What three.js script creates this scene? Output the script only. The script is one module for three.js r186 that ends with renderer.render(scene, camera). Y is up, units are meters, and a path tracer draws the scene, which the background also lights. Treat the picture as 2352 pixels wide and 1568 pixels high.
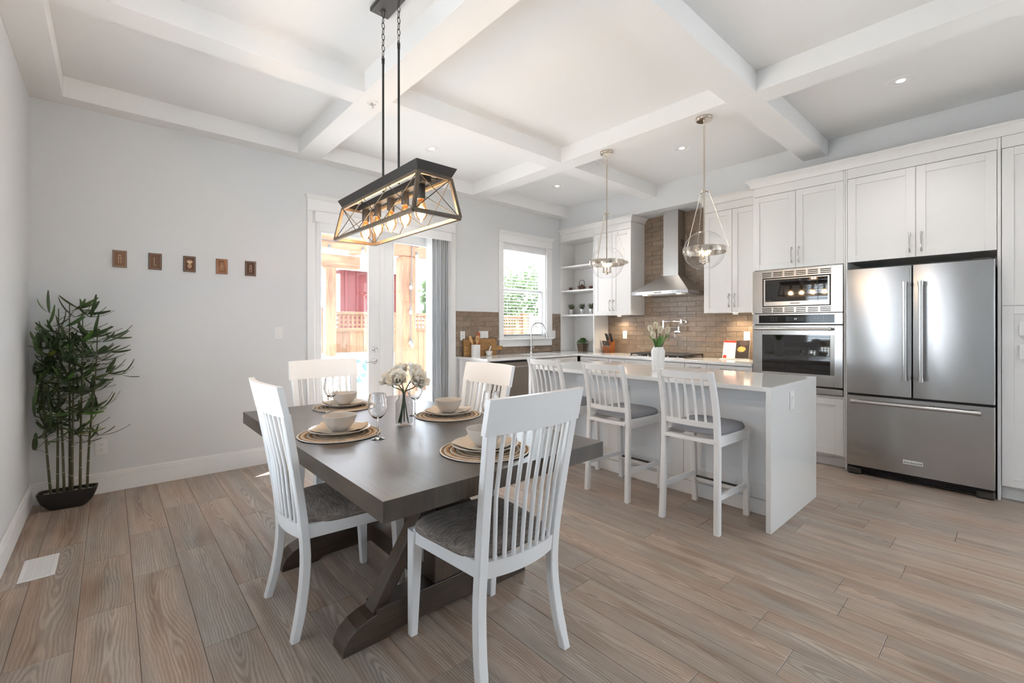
import * as THREE from 'three';
import { mergeGeometries, mergeVertices, toCreasedNormals } from 'three/addons/utils/BufferGeometryUtils.js';
import { RectAreaLightUniformsLib } from 'three/addons/lights/RectAreaLightUniformsLib.js';

// ---------------------------------------------------------------- camera, sky, sun, exposure
const scene = new THREE.Scene();
const FOCAL = 1038.7;                                   // pixels, of a 2352 x 1568 frame
const camera = new THREE.PerspectiveCamera(2 * Math.atan(784 / FOCAL) * 180 / Math.PI, 1.5, 0.05, 200);
camera.position.set(0, 1.29, 0);
camera.rotation.y = -Math.atan2(923, FOCAL);
camera.setViewOffset(2352, 1568, 0, 34, 2352, 1568);    // shift lens: verticals stay vertical
const renderer = new THREE.WebGLRenderer();
renderer.toneMapping = THREE.LinearToneMapping;
renderer.toneMappingExposure = 1.36;
renderer.shadowMap.enabled = true;
RectAreaLightUniformsLib.init();
scene.background = new THREE.Color(0.76, 0.88, 1.0);   // even bright summer haze
scene.backgroundIntensity = 9;
const sun = new THREE.DirectionalLight(new THREE.Color(1, 0.97, 0.93), 34);
sun.position.set(8.85, 22.8, -5.07); sun.target.position.set(0, 0, 0);
sun.castShadow = true;
Object.assign(sun.shadow.camera, { left: -14, right: 14, top: 14, bottom: -14, near: 1, far: 60 });
scene.add(sun, sun.target);

// ---------------------------------------------------------------- helpers
let seed = 7;
const rnd = () => { seed = (seed * 1664525 + 1013904223) >>> 0; return seed / 4294967296; };
const rr = (a, b) => a + (b - a) * rnd();
const V = (x, y, z) => new THREE.Vector3(x, y, z);
const lerp = (a, b, t) => a + (b - a) * t, clamp = (x, a, b) => Math.max(a, Math.min(b, x));
const PI = Math.PI;
function std(g) {                                        // plain non-indexed position/normal/uv
  let q = g.index ? g.toNonIndexed() : g;
  for (const k of Object.keys(q.attributes)) if (!['position', 'normal', 'uv'].includes(k)) q.deleteAttribute(k);
  if (!q.attributes.normal) q.computeVertexNormals();
  if (!q.attributes.uv) q.setAttribute('uv', new THREE.BufferAttribute(new Float32Array(q.attributes.position.count * 2), 2));
  q.morphAttributes = {};
  return q;
}
const merge = (list) => list.length === 1 ? std(list[0]) : mergeGeometries(list.map(std), false);
const mv = (g, x, y, z) => g.translate(x, y, z);
// uv in metres; v runs along the axis `along`
function uvBox(g, along = 'y', ou = 0, ov = 0) {
  g = std(g); const p = g.attributes.position, n = g.attributes.normal, uv = new Float32Array(p.count * 2), ax = { x: 0, y: 1, z: 2 }[along];
  for (let i = 0; i < p.count; i += 3) {
    let nx = 0, ny = 0, nz = 0;
    for (let k = 0; k < 3; k++) { nx += n.getX(i + k); ny += n.getY(i + k); nz += n.getZ(i + k); }
    const a = [Math.abs(nx), Math.abs(ny), Math.abs(nz)], d = a[0] > a[1] ? (a[0] > a[2] ? 0 : 2) : (a[1] > a[2] ? 1 : 2);
    let va = ax, ua = [0, 1, 2].find((k) => k !== d && k !== ax);
    if (d === ax) { const o = [0, 1, 2].filter((k) => k !== d); ua = o[0]; va = o[1]; }
    for (let k = 0; k < 3; k++) { const c = [p.getX(i + k), p.getY(i + k), p.getZ(i + k)]; uv[(i + k) * 2] = c[ua] + ou; uv[(i + k) * 2 + 1] = c[va] + ov; }
  }
  g.setAttribute('uv', new THREE.BufferAttribute(uv, 2));
  return g;
}
// chamfered box, 44 triangles, centred on x,y,z
function cb(w, h, d, x = 0, y = 0, z = 0, c = 0.002) {
  c = Math.min(c, w * 0.45, h * 0.45, d * 0.45);
  const P = [], H = [w / 2, h / 2, d / 2], pos = [];
  const v = (sx, sy, sz, ax) => { const s = [sx, sy, sz]; return [0, 1, 2].map((k) => s[k] * (H[k] - (k === ax ? 0 : c))); };
  const tri = (a, b, e) => {
    const n = [(b[1] - a[1]) * (e[2] - a[2]) - (b[2] - a[2]) * (e[1] - a[1]), (b[2] - a[2]) * (e[0] - a[0]) - (b[0] - a[0]) * (e[2] - a[2]), (b[0] - a[0]) * (e[1] - a[1]) - (b[1] - a[1]) * (e[0] - a[0])];
    const m = [a[0] + b[0] + e[0], a[1] + b[1] + e[1], a[2] + b[2] + e[2]];
    if (n[0] * m[0] + n[1] * m[1] + n[2] * m[2] < 0) [b, e] = [e, b];
    pos.push(...a, ...b, ...e);
  };
  const quad = (a, b, e, f) => { tri(a, b, e); tri(a, e, f); };
  for (let ax = 0; ax < 3; ax++) for (const s of [-1, 1]) {
    const o = [0, 1, 2].filter((k) => k !== ax), q = [[-1, -1], [1, -1], [1, 1], [-1, 1]].map(([i, j]) => { const t = [0, 0, 0]; t[ax] = s; t[o[0]] = i; t[o[1]] = j; return v(...t, ax); });
    quad(...q);
  }
  for (let ax = 0; ax < 3; ax++) { const [a, b] = [0, 1, 2].filter((k) => k !== ax); for (const i of [-1, 1]) for (const j of [-1, 1]) {
    const m = (e, f) => { const t = [0, 0, 0]; t[a] = i; t[b] = j; t[ax] = e; return v(...t, f); };
    quad(m(-1, a), m(1, a), m(1, b), m(-1, b));
  } }
  for (const i of [-1, 1]) for (const j of [-1, 1]) for (const k of [-1, 1]) tri(v(i, j, k, 0), v(i, j, k, 1), v(i, j, k, 2));
  const g = new THREE.BufferGeometry();
  g.setAttribute('position', new THREE.Float32BufferAttribute(pos, 3)); g.computeVertexNormals();
  g.setAttribute('uv', new THREE.BufferAttribute(new Float32Array(pos.length / 3 * 2), 2));
  return g.translate(x, y, z);
}
// box given by its limits
const bb = (x0, x1, y0, y1, z0, z1, c = 0.002) => cb(Math.abs(x1 - x0), Math.abs(y1 - y0), Math.abs(z1 - z0), (x0 + x1) / 2, (y0 + y1) / 2, (z0 + z1) / 2, c);
const sharp = (x0, x1, y0, y1, z0, z1) => mv(new THREE.BoxGeometry(Math.abs(x1 - x0), Math.abs(y1 - y0), Math.abs(z1 - z0)), (x0 + x1) / 2, (y0 + y1) / 2, (z0 + z1) / 2);
const lathe = (pts, seg = 40) => new THREE.LatheGeometry(pts.map(([r, y]) => new THREE.Vector2(r, y)), seg);
const tube = (pts, r, seg = 24, rs = 8, closed = false) => new THREE.TubeGeometry(new THREE.CatmullRomCurve3(pts.map((p) => V(...p)), closed, 'centripetal'), seg, r, rs, closed);
function rod(a, b, r, seg = 10, r2 = r) {
  const A = V(...a), B = V(...b), g = new THREE.CylinderGeometry(r2, r, A.distanceTo(B), seg);
  g.applyQuaternion(new THREE.Quaternion().setFromUnitVectors(V(0, 1, 0), B.clone().sub(A).normalize()));
  return mv(g, ...A.clone().add(B).multiplyScalar(0.5).toArray());
}
function bar(a, b, w, d, c = 0.0015) {                   // square bar from a to b, w x d across
  const A = V(...a), B = V(...b), Y = B.clone().sub(A).normalize(), g = cb(w, A.distanceTo(B), d, 0, 0, 0, c);
  let X = V(1, 0, 0).sub(Y.clone().multiplyScalar(Y.x)); if (X.length() < 0.2) X = V(0, 0, 1).sub(Y.clone().multiplyScalar(Y.z)); X.normalize();
  g.applyMatrix4(new THREE.Matrix4().makeBasis(X, Y, X.clone().cross(Y)));
  return mv(g, ...A.add(B).multiplyScalar(0.5).toArray());
}
function ext(pts, depth, bevel = 0, holes = []) {        // outline in xy, extruded along z from 0
  const s = new THREE.Shape(pts.map(([x, y]) => new THREE.Vector2(x, y)));
  for (const h of holes) s.holes.push(new THREE.Path(h.map(([x, y]) => new THREE.Vector2(x, y))));
  return new THREE.ExtrudeGeometry(s, { depth: depth - 2 * bevel, bevelEnabled: bevel > 0, bevelSize: bevel, bevelThickness: bevel, bevelSegments: 2, bevelOffset: -bevel, curveSegments: 12 }).translate(0, 0, bevel);
}
// quad strips over rings of equal length, ends closed when asked; creased normals
function skin(rings, { closed = true, caps = true, crease = 0.7 } = {}) {
  const pos = [], n = rings[0].length, m = closed ? n : n - 1;
  const t = (a, b, c) => pos.push(...a, ...b, ...c);
  for (let i = 0; i + 1 < rings.length; i++) for (let j = 0; j < m; j++) { const a = rings[i][j], b = rings[i][(j + 1) % n], c = rings[i + 1][(j + 1) % n], d = rings[i + 1][j]; t(a, b, c); t(a, c, d); }
  if (caps && closed) for (const [r, f] of [[rings[0], 1], [rings[rings.length - 1], 0]]) {
    const c = [0, 1, 2].map((k) => r.reduce((s, p) => s + p[k], 0) / n);
    for (let j = 0; j < n; j++) f ? t(c, r[(j + 1) % n], r[j]) : t(c, r[j], r[(j + 1) % n]);
  }
  let g = new THREE.BufferGeometry(); g.setAttribute('position', new THREE.Float32BufferAttribute(pos, 3));
  g = toCreasedNormals(mergeVertices(g, 1e-5), crease);
  return std(g);
}
// post: sections [x, y, z, w, d] stacked in y, chamfered corners
const post = (secs, c = 0.004) => skin(secs.map(([x, y, z, w, d]) => { const a = w / 2, b = d / 2; return [[-a + c, b], [a - c, b], [a, b - c], [a, -b + c], [a - c, -b], [-a + c, -b], [-a, -b + c], [-a, b - c]].map(([i, j]) => [x + i, y, z + j]); }), { crease: 0.5 });
function smooth(pts, n) { const c = new THREE.CatmullRomCurve3(pts.map((p) => V(p[0], p[1], p[2])), false, 'centripetal'); return c.getPoints(n).map((v) => v.toArray()); }

const used = {};
const numbered = (n) => { const k = used[n] = (used[n] ?? -1) + 1; return k ? n + '_' + String(k).padStart(3, '0') : n; };
function tag(o, label, category, group, kind) { Object.assign(o.userData, { label, category }); if (group) o.userData.group = group; if (kind) o.userData.kind = kind; return o; }
function part(name, geo, mat, parent, label) {
  const m = new THREE.Mesh(Array.isArray(geo) ? merge(geo) : geo, mat); m.name = name; m.castShadow = m.receiveShadow = true; parent.add(m);
  if (label) m.userData.label = label;
  return m;
}
function thing(name, label, category, pos = [0, 0, 0], turn = 0, group) {
  const o = new THREE.Group(); o.name = numbered(name); o.position.set(...pos); o.rotation.y = turn; scene.add(o);
  return tag(o, label, category, group);
}
function one(name, geo, mat, label, category, group) { const m = part(numbered(name), geo, mat, scene); return tag(m, label, category, group); }
function struct(name, geo, mat, label, category = 'wall') { const m = part(numbered(name), geo, mat, scene); return tag(m, label, category, null, 'structure'); }
function copyOf(o, label, pos, turn) { const c = o.clone(); c.userData = { ...o.userData, label }; c.name = numbered(o.name.replace(/_\d{3}$/, '')); c.position.set(...pos); c.rotation.y = turn ?? o.rotation.y; scene.add(c); return c; }

// ---------------------------------------------------------------- noise and textures
const hash = (x, y) => { let h = Math.imul(x | 0, 374761393) + Math.imul(y | 0, 668265263) | 0; h = Math.imul(h ^ (h >>> 13), 1274126177); return ((h ^ (h >>> 16)) >>> 0) / 4294967296; };
function ns(x, y) { const i = Math.floor(x), j = Math.floor(y); let u = x - i, v = y - j; u = u * u * (3 - 2 * u); v = v * v * (3 - 2 * v); const a = hash(i, j), b = hash(i + 1, j), c = hash(i, j + 1), d = hash(i + 1, j + 1); return a + (b - a) * u + (c - a) * v + (a - b - c + d) * u * v; }
const fbm = (x, y, o = 3) => { let s = 0, a = 0.5, t = 0; for (let k = 0; k < o; k++) { s += a * ns(x, y); t += a; a *= 0.5; x = x * 2.03 + 17.1; y = y * 2.03 + 5.3; } return s / t; };
function tex(w, h, fn, srgb = true) {
  const d = new Uint8Array(w * h * 4);
  for (let y = 0, o = 0; y < h; y++) for (let x = 0; x < w; x++, o += 4) { const c = fn(x, y, x / w, y / h); d[o] = clamp(c[0], 0, 255); d[o + 1] = clamp(c[1], 0, 255); d[o + 2] = clamp(c[2], 0, 255); d[o + 3] = 255; }
  const t = new THREE.DataTexture(d, w, h); t.magFilter = THREE.LinearFilter; t.minFilter = THREE.LinearFilter; t.wrapS = t.wrapT = THREE.RepeatWrapping; if (srgb) t.colorSpace = THREE.SRGBColorSpace; t.needsUpdate = true;
  return t;
}
function canvasTex(w, h, draw) { const c = document.createElement('canvas'); c.width = w; c.height = h; draw(c.getContext('2d'), w, h); const t = new THREE.CanvasTexture(c); t.colorSpace = THREE.SRGBColorSpace; return t; }
const rep = (t, u, v) => { const c = t.clone(); c.repeat.set(u, v); c.needsUpdate = true; return c; };
const mix3 = (a, b, t) => [a[0] + (b[0] - a[0]) * t, a[1] + (b[1] - a[1]) * t, a[2] + (b[2] - a[2]) * t];
const std3 = (o) => new THREE.MeshStandardMaterial(o), phy = (o) => new THREE.MeshPhysicalMaterial(o);
const lin = (r, g, b) => new THREE.Color().setRGB(r, g, b);

// limed oak boards: eight boards side by side, each 0.195 m wide and 1.56 m long
const plankTex = tex(2048, 2048, (x, y) => {
  const v = x >> 8, s = ((x & 255) / 256 - 0.5) * 0.195, t = y / 2048 * 1.56, o = v * 37.7;
  const c = 0.06 * (ns(t * 1.6 + o, 3.1) - 0.5), d = s - c + 0.02 * (fbm(s * 14 + o, t * 3.0) - 0.5);
  const h = 0.17 * (fbm(t * 1.05 + o * 1.7, 9.3, 2) - 0.5);
  const R = Math.sqrt(d * d + h * h) + 0.010 * fbm(s * 26 + o, t * 7 + o, 2);
  const ring = 0.5 + 0.5 * Math.sin(R * 2 * PI / 0.0105), edge = Math.abs(ring - 0.72) < 0.16 ? 1 : 0;
  const fine = ns(s * 760 + o, t * 20), pore = ns(s * 1500, t * 55 + o), streak = fbm(s * 34 + o, t * 1.6, 3), knot = fbm(s * 12 + o * 3, t * 2.6 + 11, 2);
  const fade = clamp(1.25 - Math.abs(d) * 11, 0.12, 1);
  let k = 0.46 + (0.30 * (ring - 0.5) + 0.14 * edge * fine) * fade + 0.20 * (fine - 0.5) + 0.14 * (pore - 0.5) + 0.50 * (streak - 0.5) - 0.45 * clamp(knot - 0.56, 0, 1) * 2;
  const warm = clamp(fbm(s * 9 + o, t * 1.8 + 40, 2) * 1.5 - 0.25, 0, 1);
  const lo = mix3([118, 108, 99], [133, 107, 89], warm), hi = mix3([205, 195, 184], [203, 185, 170], warm);
  const tone = 0.97 + 0.06 * hash(v, 5), q = mix3(lo, hi, clamp(k, 0, 1));
  return [q[0] * tone, q[1] * tone, q[2] * tone];
});
// generic long grain, mid tone, to be tinted
const grainTex = tex(512, 1024, (x, y, u, v) => { const w = fbm(u * 6 + 2 * fbm(u * 3, v * 2), v * 1.5, 3), f = ns(u * 90, v * 9), g = ns(u * 220, v * 30), k = 150 + 90 * (w - 0.5) + 46 * (f - 0.5) + 30 * (g - 0.5); return [k + 40, k + 34, k + 26]; });
const espressoTex = tex(1024, 1024, (x, y, u, v) => {
  const blotch = fbm(u * 5, v * 3 + 7, 3), warm = fbm(u * 7 + 31, v * 4, 3), f = ns(u * 160, v * 10), g = ns(u * 420, v * 34);
  const k = clamp(0.42 + 1.0 * (blotch - 0.5) + 0.35 * (f - 0.5) + 0.2 * (g - 0.5), 0, 1);
  const q = mix3(mix3([58, 46, 39], [50, 49, 47], warm), mix3([122, 97, 76], [104, 98, 86], warm), k);
  return q;
});
const seatTex = tex(512, 512, (x, y, u, v) => { const a = ns(u * 130, v * 12 + 2 * ns(u * 6, v * 3)), b = ns(u * 250, v * 40), c = ns(u * 200, v * 200), l = fbm(u * 3, v * 4, 2), k = clamp(0.45 + 0.7 * (a - 0.5) + 0.45 * (b - 0.5) + 0.25 * (c - 0.5) + 0.4 * (l - 0.5), 0, 1); return mix3([92, 84, 78], [168, 158, 149], k); });
const clothTex = tex(256, 256, (x, y) => { const k = 215 + 24 * (((x >> 1) + (y >> 1)) % 2) + 16 * (hash(x, y) - 0.5); return [k, k, k]; });
const tileTex = tex(1024, 512, (x, y, u, v) => { const a = fbm(u * 10, v * 60, 3), b = ns(u * 60, v * 240), c = fbm(u * 5, v * 6, 2), k = 0.5 + 0.75 * (a - 0.5) + 0.3 * (b - 0.5) + 0.5 * (c - 0.5); return mix3([122, 106, 92], [176, 160, 142], clamp(k, 0, 1)); });
const brushTex = tex(512, 512, (x, y, u, v) => { const k = 128 + 70 * (ns(u * 6, v * 256) - 0.5) + 46 * (ns(u * 14, v * 128 + 50) - 0.5); return [k, k, k]; }, false);
const warpTex = tex(256, 256, (x, y, u, v) => { const k = 255 * fbm(u * 4, v * 2, 2); return [k, k, k]; }, false);
const roughTex = tex(256, 256, (x, y, u, v) => { const k = 255 * fbm(u * 40, v * 40, 2); return [k, k, k]; }, false);
const stuccoTex = tex(512, 512, (x, y, u, v) => { const k = 255 * fbm(u * 80, v * 80, 3); return [k, k, k]; }, false);
for (const t of [grainTex, espressoTex, warpTex]) { t.wrapS = t.wrapT = THREE.MirroredRepeatWrapping; }

const M = {
  wall: std3({ color: lin(0.715, 0.73, 0.745), roughness: 0.75, bumpMap: rep(stuccoTex, 2, 2), bumpScale: 0.0002 }),
  ceiling: std3({ color: lin(0.86, 0.865, 0.87), roughness: 0.8 }),
  trim: std3({ color: lin(0.85, 0.855, 0.86), roughness: 0.42 }),
  cabinet: std3({ color: lin(0.78, 0.77, 0.76), roughness: 0.4 }),
  gap: std3({ color: lin(0.05, 0.05, 0.05), roughness: 0.9 }),
  quartz: phy({ color: lin(0.80, 0.80, 0.79), roughness: 0.14, clearcoat: 0.4, clearcoatRoughness: 0.05 }),
  plank: std3({ map: plankTex, roughness: 0.36, bumpMap: plankTex, bumpScale: 0.0003 }),
  subfloor: std3({ color: lin(0.05, 0.04, 0.035), roughness: 0.9 }),
  grout: std3({ color: lin(0.36, 0.32, 0.27), roughness: 0.9 }),
  chair: std3({ color: lin(0.82, 0.82, 0.82), roughness: 0.33 }),
  seat: std3({ map: rep(seatTex, 3, 3), roughness: 0.95, bumpMap: rep(seatTex, 3, 3), bumpScale: 0.0008 }),
  stoolSeat: std3({ map: rep(clothTex, 12, 12), color: lin(0.40, 0.40, 0.425), roughness: 0.95 }),
  steel: phy({ color: lin(0.43, 0.425, 0.42), metalness: 1, roughness: 0.26, anisotropy: 0.6, bumpMap: rep(warpTex, 1.3, 0.45), bumpScale: 0.0032 }),
  hoodSteel: phy({ color: lin(0.50, 0.48, 0.46), metalness: 1, roughness: 0.3, anisotropy: 0.5 }),
  steelBright: std3({ color: lin(0.52, 0.515, 0.505), metalness: 1, roughness: 0.22 }),
  chrome: std3({ color: lin(0.72, 0.72, 0.73), metalness: 1, roughness: 0.07 }),
  nickel: std3({ color: lin(0.62, 0.56, 0.49), metalness: 1, roughness: 0.12 }),
  pull: std3({ color: lin(0.55, 0.54, 0.52), metalness: 1, roughness: 0.2 }),
  black: std3({ color: lin(0.012, 0.012, 0.013), roughness: 0.45 }),
  blackGlass: phy({ color: lin(0.006, 0.006, 0.007), roughness: 0.04, clearcoat: 1, clearcoatRoughness: 0.02 }),
  iron: std3({ color: lin(0.022, 0.022, 0.023), roughness: 0.55 }),
  darkPlastic: std3({ color: lin(0.05, 0.045, 0.04), roughness: 0.5 }),
  bronze: std3({ color: lin(0.045, 0.042, 0.04), metalness: 0.5, roughness: 0.42 }),
  lampWood: std3({ map: rep(grainTex, 3, 3), color: lin(0.20, 0.155, 0.115), roughness: 0.5 }),
  glass: phy({ color: lin(1, 1, 1), transmission: 1, roughness: 0, thickness: 0, ior: 1.5 }),
  wineGlass: phy({ color: lin(1, 1, 1), transmission: 1, roughness: 0, thickness: 0.002, ior: 1.5 }),
  globeGlass: phy({ color: lin(0.985, 0.985, 0.985), transmission: 1, roughness: 0, thickness: 0, ior: 1.5 }),
  smokeGlass: phy({ color: lin(0.72, 0.74, 0.74), transmission: 1, roughness: 0, thickness: 0, ior: 1.5 }),
  bulbGlass: phy({ color: lin(1.0, 0.76, 0.48), transmission: 1, roughness: 0, thickness: 0, ior: 1.45 }),  // amber tint stands in for the orange glow inside the glass
  filament: std3({ color: lin(0, 0, 0), emissive: lin(1, 0.42, 0.09), emissiveIntensity: 20 }),
  candle: std3({ color: lin(0, 0, 0), emissive: lin(1, 0.5, 0.16), emissiveIntensity: 6 }),
  ledWarm: std3({ color: lin(0.8, 0.8, 0.8), emissive: lin(1, 0.82, 0.6), emissiveIntensity: 9 }),
  ledWhite: std3({ color: lin(0.8, 0.8, 0.8), emissive: lin(1, 0.95, 0.88), emissiveIntensity: 1.6 }),
  plastic: std3({ color: lin(0.80, 0.80, 0.80), roughness: 0.35 }),
  slot: std3({ color: lin(0.08, 0.08, 0.08), roughness: 0.7 }),
  ceramic: phy({ color: lin(0.50, 0.455, 0.41), roughness: 0.35, clearcoat: 0.25, clearcoatRoughness: 0.2 }),
  plate: phy({ color: lin(0.53, 0.49, 0.445), roughness: 0.3, clearcoat: 0.3, clearcoatRoughness: 0.15 }),
  napkin: std3({ map: rep(clothTex, 6, 6), color: lin(0.80, 0.70, 0.58), roughness: 1 }),
  coilWhite: std3({ map: rep(clothTex, 40, 4), color: lin(0.72, 0.69, 0.63), roughness: 1 }),
  coilJute: std3({ map: rep(grainTex, 30, 4), color: lin(0.85, 0.54, 0.30), roughness: 1 }),
  coilDark: std3({ map: rep(grainTex, 30, 4), color: lin(0.42, 0.27, 0.16), roughness: 1 }),
  whiteCeramic: std3({ color: lin(0.76, 0.755, 0.745), roughness: 0.45 }),
  petal: phy({ color: lin(0.80, 0.775, 0.71), roughness: 0.9, transmission: 0.25, thickness: 0 }),
  petalIn: phy({ color: lin(0.78, 0.68, 0.57), roughness: 0.9, transmission: 0.2, thickness: 0 }),
  tulip: phy({ color: lin(0.82, 0.76, 0.62), roughness: 0.8, transmission: 0.25, thickness: 0 }),
  stem: std3({ color: lin(0.035, 0.075, 0.028), roughness: 0.6 }),
  leafA: phy({ color: lin(0.06, 0.105, 0.045), roughness: 0.55, transmission: 0.15, thickness: 0 }),
  leafB: phy({ color: lin(0.10, 0.175, 0.06), roughness: 0.55, transmission: 0.2, thickness: 0 }),
  leafC: phy({ color: lin(0.11, 0.26, 0.06), roughness: 0.5, transmission: 0.25, thickness: 0 }),
  leafY: phy({ color: lin(0.34, 0.36, 0.05), roughness: 0.5, transmission: 0.25, thickness: 0 }),
  cane: std3({ color: lin(0.07, 0.08, 0.04), roughness: 0.4 }),
  caneRing: std3({ color: lin(0.38, 0.37, 0.30), roughness: 0.7 }),
  pot: std3({ color: lin(0.013, 0.013, 0.014), roughness: 0.5, bumpMap: rep(roughTex, 3, 3), bumpScale: 0.0006 }),
  pebble: std3({ color: lin(0.47, 0.43, 0.36), roughness: 0.9 }),
  honey: std3({ map: rep(grainTex, 4, 2), color: lin(0.72, 0.42, 0.17), roughness: 0.5 }),
  bark: std3({ color: lin(0.10, 0.055, 0.03), roughness: 0.9 }),
  spoon: std3({ color: lin(0.58, 0.36, 0.16), roughness: 0.6 }),
  mill: std3({ color: lin(0.36, 0.085, 0.022), roughness: 0.3 }),
  knifeWood: std3({ map: rep(grainTex, 5, 5), color: lin(0.46, 0.16, 0.05), roughness: 0.35 }),
  marble: std3({ color: lin(0.70, 0.685, 0.66), roughness: 0.4 }),
  terracotta: std3({ color: lin(0.085, 0.032, 0.022), roughness: 0.5 }),
  zinc: std3({ color: lin(0.70, 0.71, 0.72), metalness: 1, roughness: 0.3 }),
  wicker: std3({ map: rep(clothTex, 8, 8), color: lin(0.17, 0.125, 0.085), roughness: 0.9 }),
  grassBlade: std3({ color: lin(0.07, 0.10, 0.045), roughness: 0.7 }),
  herb: std3({ color: lin(0.07, 0.16, 0.045), roughness: 0.6 }),
  cedar: std3({ map: rep(grainTex, 2, 1), color: lin(0.36, 0.185, 0.11), roughness: 0.8 }),
  fence: std3({ map: rep(grainTex, 3, 1), color: lin(0.27, 0.15, 0.085), roughness: 0.85 }),
  redSiding: std3({ color: lin(0.10, 0.012, 0.011), roughness: 0.8 }),
  patio: std3({ color: lin(0.52, 0.51, 0.49), roughness: 0.9, bumpMap: rep(stuccoTex, 0.5, 0.5), bumpScale: 0.002 }),
  lawn: std3({ color: lin(0.46, 0.46, 0.44), roughness: 1 }),
  treeLeaf: phy({ color: lin(0.07, 0.115, 0.035), roughness: 0.8, transmission: 0.35, thickness: 0 }),
  treeBark: std3({ color: lin(0.14, 0.10, 0.07), roughness: 0.95 }),
  cushionWhite: std3({ color: lin(0.75, 0.75, 0.74), roughness: 0.95 }),
  cordGrey: std3({ color: lin(0.06, 0.06, 0.06), roughness: 0.6 }),
  frosted: std3({ color: lin(0.85, 0.85, 0.85), roughness: 0.4 }),
  blind: std3({ color: lin(0.80, 0.805, 0.815), roughness: 0.5 }),
  vane: phy({ color: lin(0.66, 0.68, 0.70), roughness: 0.8, transmission: 0.12, thickness: 0 }),
};
const tileMats = [0, 1, 2, 3, 4].map((k) => phy({ map: (() => { const t = rep(tileTex, 1, 1); t.offset.set(k * 0.37, k * 0.21); return t; })(), color: lin(...[[0.72, 0.70, 0.68], [0.80, 0.78, 0.76], [0.90, 0.87, 0.84], [0.78, 0.73, 0.69], [0.86, 0.85, 0.83]][k]), roughness: 0.3, clearcoat: 0.25, clearcoatRoughness: 0.2, bumpMap: rep(tileTex, 1, 1), bumpScale: 0.0006 }));
// ---------------------------------------------------------------- room shell
const XL = -0.435, XR = 5.55, ZB = -4.74, ZF = 3.4, CE = 3.093, BM = 2.945, WT = 0.16;
function panels(a0, a1, b0, b1, holes) {                 // rectangles left over round the holes
  const A = [...new Set([a0, a1, ...holes.flatMap((h) => [h[0], h[1]])])].sort((p, q) => p - q), out = [];
  for (let i = 0; i + 1 < A.length; i++) {
    const cut = holes.filter((h) => h[0] < A[i + 1] - 1e-6 && h[1] > A[i] + 1e-6).sort((p, q) => p[2] - q[2]); let y = b0;
    for (const h of cut) { if (h[2] > y) out.push([A[i], A[i + 1], y, h[2]]); y = h[3]; }
    if (y < b1) out.push([A[i], A[i + 1], y, b1]);
  }
  return out;
}
const DOOR = [1.53, 3.16, 0, 2.40], WIN = [4.045, 4.895, 1.125, 2.43];
const wallBack = struct('wall_back', panels(XL - WT, XR + WT, -0.1, CE, [DOOR, WIN]).map(([a, b, c, d]) => uvBox(sharp(a, b, c, d, ZB - WT, ZB))), M.wall, 'light grey painted wall behind the dining table with glazed doors and kitchen window');
const LW = [[-2.85, -1.6, 0.6, 2.35], [-0.85, -0.58, 1.05, 2.35]];
struct('wall_left', panels(ZB, ZF, -0.1, CE, LW).map(([a, b, c, d]) => uvBox(sharp(XL - WT, XL, c, d, a, b))), M.wall, 'light grey painted wall at the left edge beside the bamboo plant');
const addedRW = [[1.5, 3.2, 0.5, 2.6]];  // unseen opening, added to throw daylight onto the left wall
const wallRight = struct('wall_right', panels(ZB, ZF, -0.1, CE, addedRW).map(([a, b, c, d]) => uvBox(sharp(XR, XR + WT, c, d, a, b))), M.wall, 'painted wall behind the hood, range and tall white cabinets');
part('soffit', uvBox(bb(5.2, XR, 2.778, CE, ZB, ZF, 0.001)), M.wall, wallRight, 'painted bulkhead above the cabinets');
const addedFW = [[1.7, 2.7, 1.0, 2.1]];  // unseen opening, added and sized to brighten the room from behind
struct('wall_front', panels(XL - WT, XR + WT, -0.1, CE, addedFW).map(([a, b, c, d]) => uvBox(sharp(a, b, c, d, ZF, ZF + WT))), M.wall, 'painted wall of the living area behind the viewer');

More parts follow.
